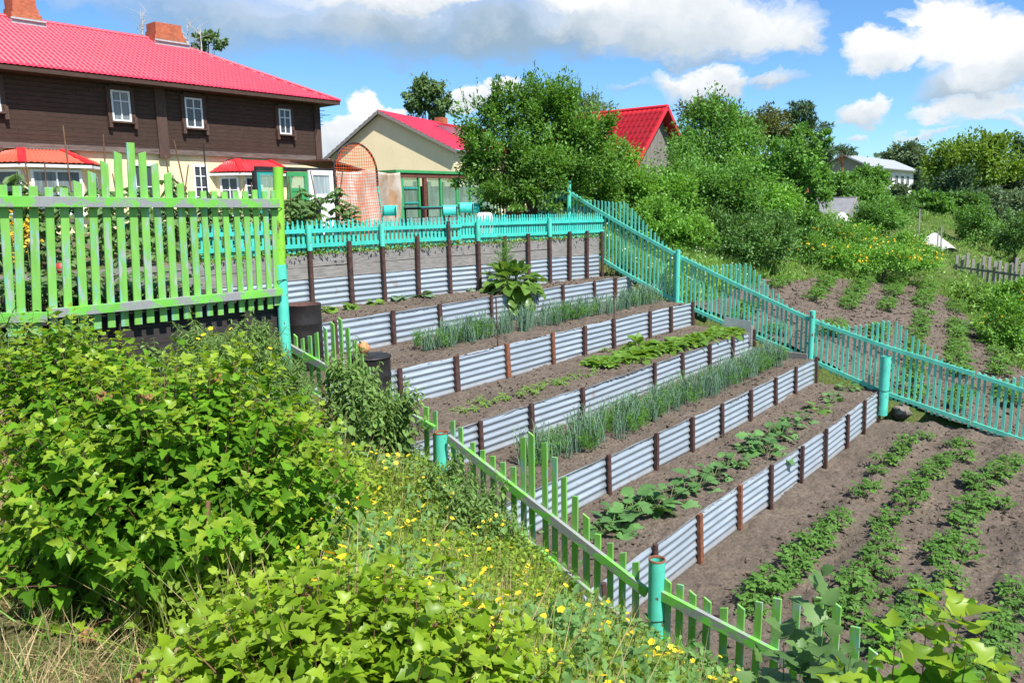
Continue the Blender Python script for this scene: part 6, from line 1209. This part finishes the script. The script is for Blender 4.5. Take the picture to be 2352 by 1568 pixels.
def loose_plant(name, label, tips, leaf, mat, seed, tm, cat_, drop=.8, gap=.045, base=None):
    rg = np.random.default_rng(seed); L, Ly, S = [], [], []; tips = [np.asarray(t, float) for t in tips]; bc = np.mean(tips, 0)[:2] if base is None else base
    for t in tips: b = np.array([*(bc*.7+t[:2]*.3+rg.normal(size=2)*.03), 0]); b[2] = bank_at(b[0], b[1])-.02; shoot(rg, b, t, leaf, L, Ly, S, gap, tm, .3, .84)
    r = empty(name, (bc[0], bc[1], bank_at(bc[0], bc[1])), label, cat_); V, T = cat(L); link('foliage', arrmesh('foliage', V, T), M[mat], r)
    if Ly: V, T = cat(Ly); link('young_foliage', arrmesh('young_foliage', V, T), M['nine_young'] if mat != 'orache' else M['orache'], r)
    V, T = cat(S); link('stems', arrmesh('stems', V, T), M['twig'] if mat != 'orache' else M['stalk'], r); return r
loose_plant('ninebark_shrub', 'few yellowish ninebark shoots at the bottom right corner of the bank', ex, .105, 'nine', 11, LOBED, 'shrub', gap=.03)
loose_plant('broad_leaved_weed', 'tall dusty weed with broad pale leaves before the lowest green pickets', [at(px, py, d) for px, py, d in ((1880, 1310, 2.9), (1800, 1440, 2.9), (1900, 1390, 2.8), (1840, 1490, 2.8), (1960, 1480, 2.8), (1740, 1520, 2.9))], .115, 'orache', 12, SQUASH, 'weed', gap=.045)
# cut woody stumps between the leaves
for k, (x, y0, y1, d) in enumerate(((1003, 1430, 1555, 2.55), (888, 1465, 1568, 2.5), (478, 1150, 1230, 3.2))):
    a, b = at(x-6, y1+60, d), at(x, y0, d); m = MB(); m.tube([a, b], [.012, .010], 8); tag(m.build('cut_stem', M['twig']), ('reddish cut stem standing in the bottom middle shrub, right one', 'reddish cut stem standing in the bottom middle shrub, left one', 'brown stem showing inside the large left shrub')[k], 'stem')
# the flowering meadow on the bank
rg = np.random.default_rng(41); n = 8200; X = rg.uniform(1.2, 6.25, n); Y = rg.uniform(-.2, 7.2, n); dist = np.hypot(X, Y); ok = (dist > 2.0)&(X > 1.3+.28*np.abs(Y-3))&~((Y > 5.2)&(X < 3.0)); X, Y = X[ok], Y[ok]; P = np.c_[X, Y, bank_h(X, Y)-.02]
hgt = (.26+.32*vnoise(X*1.7, Y*1.7))*np.clip(1-.2*(X-5.0)/1.2, .78, 1); per = 20; N_ = len(X)*per; PP = np.repeat(P, per, 0)+np.c_[rg.normal(size=(N_, 2))*.055, np.zeros(N_)]; u = rg.random(N_)**.6; PP[:, 2] += np.repeat(hgt, per)*u
sz = rg.uniform(.022, .055, N_); A = leafarr(OVAL, PP, rdir(N_, rg)*1.0+np.array([0, 0, .25]), np.tile([0, 0, 1.], (N_, 1))+rg.normal(size=(N_, 3))*.45, sz, 1.15)
st = leafarr(BLADE, np.repeat(P, 6, 0)+np.c_[rg.normal(size=(len(P)*6, 2))*.06, np.zeros(len(P)*6)], np.tile([0, 0, 1.], (len(P)*6, 1))+rg.normal(size=(len(P)*6, 3))*.3, rdir(len(P)*6, rg), np.repeat(hgt, 6)*rg.uniform(.6, 1.35, len(P)*6), .018)
V, T = cat([A, st]); tag(link('meadow', arrmesh('meadow', V, T), M['mead']), 'lush mixed meadow herbs covering the bank outside the green fence', 'meadow', None, 'stuff')
i2 = rg.choice(len(P), 1000); q = vnoise(P[i2, 0]*.9+4, P[i2, 1]*.9) > .45; i2 = i2[q]; n2 = len(i2)*16; PP = np.repeat(P[i2], 16, 0)+np.c_[rg.normal(size=(n2, 2))*.08, np.zeros(n2)]; PP[:, 2] += np.repeat(hgt[i2], 16)*rg.uniform(.5, 1.25, n2)
V, T = leafarr(WAVY, PP, rdir(n2, rg)+np.array([0, 0, .35]), np.tile([0, 0, 1.], (n2, 1))+rg.normal(size=(n2, 3))*.4, rg.uniform(.06, .12, n2), .9); tag(link('celandine', arrmesh('celandine', V, T), m_leaf('blue green herb', (.11, .26, .075), (.22, .39, .12), .3, .6, .2, 1.5, .4)), 'blue-green deeply cut herb leaves spread through the meadow', 'herbs', None, 'stuff')
i2 = rg.choice(len(P), 1500); n2 = len(i2)*4; PP = np.repeat(P[i2], 4, 0)+np.c_[rg.normal(size=(n2, 2))*.05, np.zeros(n2)]; V, T = leafarr(BLADE, PP, np.tile([0, 0, 1.], (n2, 1))+rg.normal(size=(n2, 3))*.35, rdir(n2, rg), np.repeat(hgt[i2], 4)*rg.uniform(1., 1.7, n2), .013); tag(link('meadow_grass', arrmesh('meadow_grass', V, T), M['dry']), 'pale thin grass stalks standing out of the meadow', 'grass', None, 'stuff')
def flower_mesh(seed, r=.022, h=.5):
    rg = np.random.default_rng(seed); L, S = [], [tubearr([np.array([0, 0, -h]), np.array([rg.normal()*.02, rg.normal()*.02, -h*.5]), np.array([0, 0, 0])], [.0025, .002, .0016], 4)]
    for c in range(1+int(rg.integers(3))):
        o = np.array([0, 0, 0]) if c == 0 else np.append(rg.normal(size=2)*.035, -.02+rg.normal()*.012); nr = unit(np.array([rg.normal()*.4, rg.normal()*.4, 1.]))
        for k in range(5): a = k*2*PI/5; u = unit(np.cross(nr, (1, .1, 0))); w = np.cross(nr, u); d = math.cos(a)*u+math.sin(a)*w; L.append(leafarr(OVAL, [o], [d+nr*.25], [nr], [r], 1.7))
    return plant_mesh('yellow_wildflower', L, S)
fm_ = [flower_mesh(200+s) for s in range(5)]; sp = []
while len(sp) < 285:
    x, y = rg.uniform(1.6, 6.15), rg.uniform(.3, 6.6)
    if math.hypot(x, y) < 2.4 or (y > 4.9 and x < 3.4) or x < 1.5+.3*abs(y-3): continue
    sp.append((x, y, bank_at(x, y)+(.30+.30*float(vnoise(np.array(x*1.7), np.array(y*1.7))))*min(1, max(.78, 1-.2*(x-5.0)/1.2))+rg.uniform(-.03, .14), rg.uniform(.8, 1.35)))
copies('yellow_wildflower', fm_, [M['petal'], M['stalk']], sp, 'small yellow wildflower standing in the meadow on the bank', 'flower', 'yellow wildflowers of the bank', .9, 1.1)
sp = [tuple(at(px, py, d))+(1.1,) for px, py, d in ((530, 755, 7.2), (488, 770, 7.4), (455, 778, 7.4), (515, 782, 7.2), (620, 800, 7.0), (545, 830, 6.8), (484, 755, 7.4))]
copies('yellow_wildflower', fm_, [M['petal'], M['stalk']], sp, 'yellow wildflower among the dark weeds under the tall lime fence', 'flower', 'yellow flowers under the lime fence', .9, 1.1)
# nettles and wormwood along the fence
def weed_mesh(name, seed, H, tm, leaf, branches, per, width, droop=.3):
    rg = np.random.default_rng(seed); L, S = [], []; main = [np.zeros(3), np.array([rg.normal()*.04, rg.normal()*.04, H*.5]), np.array([rg.normal()*.09, rg.normal()*.09, H])]; S.append(tubearr(main, [.007, .005, .002], 5)); st = [(main[0], main[2], 1.)]
    for k in range(branches): t = rg.uniform(.25, .85); b = main[2]*t; a = rg.uniform(0, 6.3); e = b+np.array([math.cos(a)*.2, math.sin(a)*.2, .26])*rg.uniform(.5, 1.1); S.append(tubearr([b, e], [.004, .002], 4)); st.append((b, e, .8))
    for b, e, k in st:
        m = per if k == 1 else per//2; t = np.repeat(np.linspace(.12 if k == 1 else .2, 1, m), 2); a = np.repeat(np.arange(m)*PI/2, 2)+np.tile([0, PI], m)+rg.normal(size=2*m)*.3; p = b+(e-b)*t[:, None]; ax = np.c_[np.cos(a), np.sin(a), np.full(2*m, -droop)+rg.normal(size=2*m)*.3]; L.append(leafarr(tm, p, ax, np.tile([0, 0, 1.], (2*m, 1))+rg.normal(size=(2*m, 3))*.3, leaf*k*(1.15-.7*t)*rg.uniform(.8, 1.2, 2*m), width))
    return plant_mesh(name, L, S)
nm = [weed_mesh('nettle', 210+s, .95, LANCE if s % 2 else OVAL, .14, 4, 14, .8, .5) for s in range(5)]; wm = [weed_mesh('wormwood', 220+s, .95, LANCE, .125, 11, 24, 1.0, .2) for s in range(5)]
sp = []
for k in range(92):
    y = rg.choice([rg.normal(6.95, .28), rg.normal(5.45, .28), rg.uniform(4.9, 8.8)], p=[.48, .3, .22]); x = 6.15-abs(rg.normal())*.34-.05; far = min(abs(y-6.95), abs(y-5.4)) > .5
    if 6.0 < y < 6.55 and x > 5.2: continue
    sp.append((x, y, bank_at(x, y)-.03, .5+.15*rg.random() if far else (.8+.5*rg.random() if y > 6 else .6+.4*rg.random())))
copies('nettle', nm, [M['nettle'], M['stalk']], [p for p in sp if p[1] > 6.5], 'tall nettle-like weed outside the short green panel below the corner post', 'nettle', 'nettles outside the short green panel', .9, 1.15)
copies('nettle', nm, [M['nettle'], M['stalk']], [p for p in sp if p[1] <= 6.5], 'tall nettle-like weed around the half-hidden turquoise pipe', 'nettle', 'nettles around the half-hidden pipe', .9, 1.15)
sp = []
for k in range(110): px = rg.choice([rg.uniform(420, 690), rg.uniform(450, 640)]); y = rg.uniform(6.8, 8.9); q = ony(px, 800, y); x = min(5.55, q[0]); sp.append((x, y, bank_at(x, y)-.03, rg.uniform(.85, 1.3)*(1 if x < 5.2 else .85)))
copies('wormwood', wm, [M['wormwood'], M['stalk']], sp, 'feathery grey-green weed in the thicket below the corner post', 'wormwood', 'wormwood thicket below the corner post', .9, 1.1)
sp = []
for k in range(60): x = rg.uniform(2.4, 5.6); y = rg.uniform(7.7, 8.95); sp.append((x, y, bank_at(x, y)-.03, rg.uniform(.7, 1.1)))
copies('nettle', nm, [M['wormwood'], M['stalk']], sp, 'pale weed at the foot of the dark boards under the tall lime fence', 'weed', 'weeds under the tall lime fence', .9, 1.2)
# dry grass and straw
def blades(name, label, X, Y, hgt, mat, per, seed, lean=.5, width=.02, z0=0):
    rg = np.random.default_rng(seed); n = len(X)*per; P = np.repeat(np.c_[X, Y, bank_h(X, Y)-.01+z0], per, 0)+np.c_[rg.normal(size=(n, 2))*.05, np.zeros(n)]; ax = np.tile([0, 0, 1.], (n, 1))+rg.normal(size=(n, 3))*np.array([lean, lean, .25]); V, T = leafarr(BLADE, P, ax, rdir(n, rg), hgt*rg.uniform(.4, 1.3, n), width); return tag(link(name, arrmesh(name, V, T), M[mat]), label, name.replace('_', ' '), None, 'stuff')
X, Y = rg.uniform(-1.2, 2.2, 2600), rg.uniform(.8, 7.5, 2600); blades('dry_grass', 'dry straw-coloured grass on the bank at the bottom left', X, Y, .20, 'dry', 9, 51, .9, .022)
X, Y = rg.uniform(-1.2, 2.4, 1500), rg.uniform(.8, 7.8, 1500); blades('short_grass', 'short green grass growing through the dry grass at the bottom left', X, Y, .18, 'weed', 8, 52, .55, .03)
X, Y = rg.normal(2.35, .5, 900), rg.normal(6.9, .5, 900); ok = Y < 8.9; X, Y = X[ok], Y[ok]; blades('straw_heap', 'heap of brown withered stalks under the left end of the lime fence', X, Y, .30, 'dry', 14, 53, 1.3, .03, .12*np.exp(-((X-2.35)**2+(Y-6.9)**2)/.5))
X, Y = rg.uniform(2.4, 5.6, 500), rg.uniform(7.2, 8.8, 500); blades('withered_stalks', 'withered stalks lying below the dark boards', X, Y, .24, 'dry', 8, 54, 1.3, .03, .04)
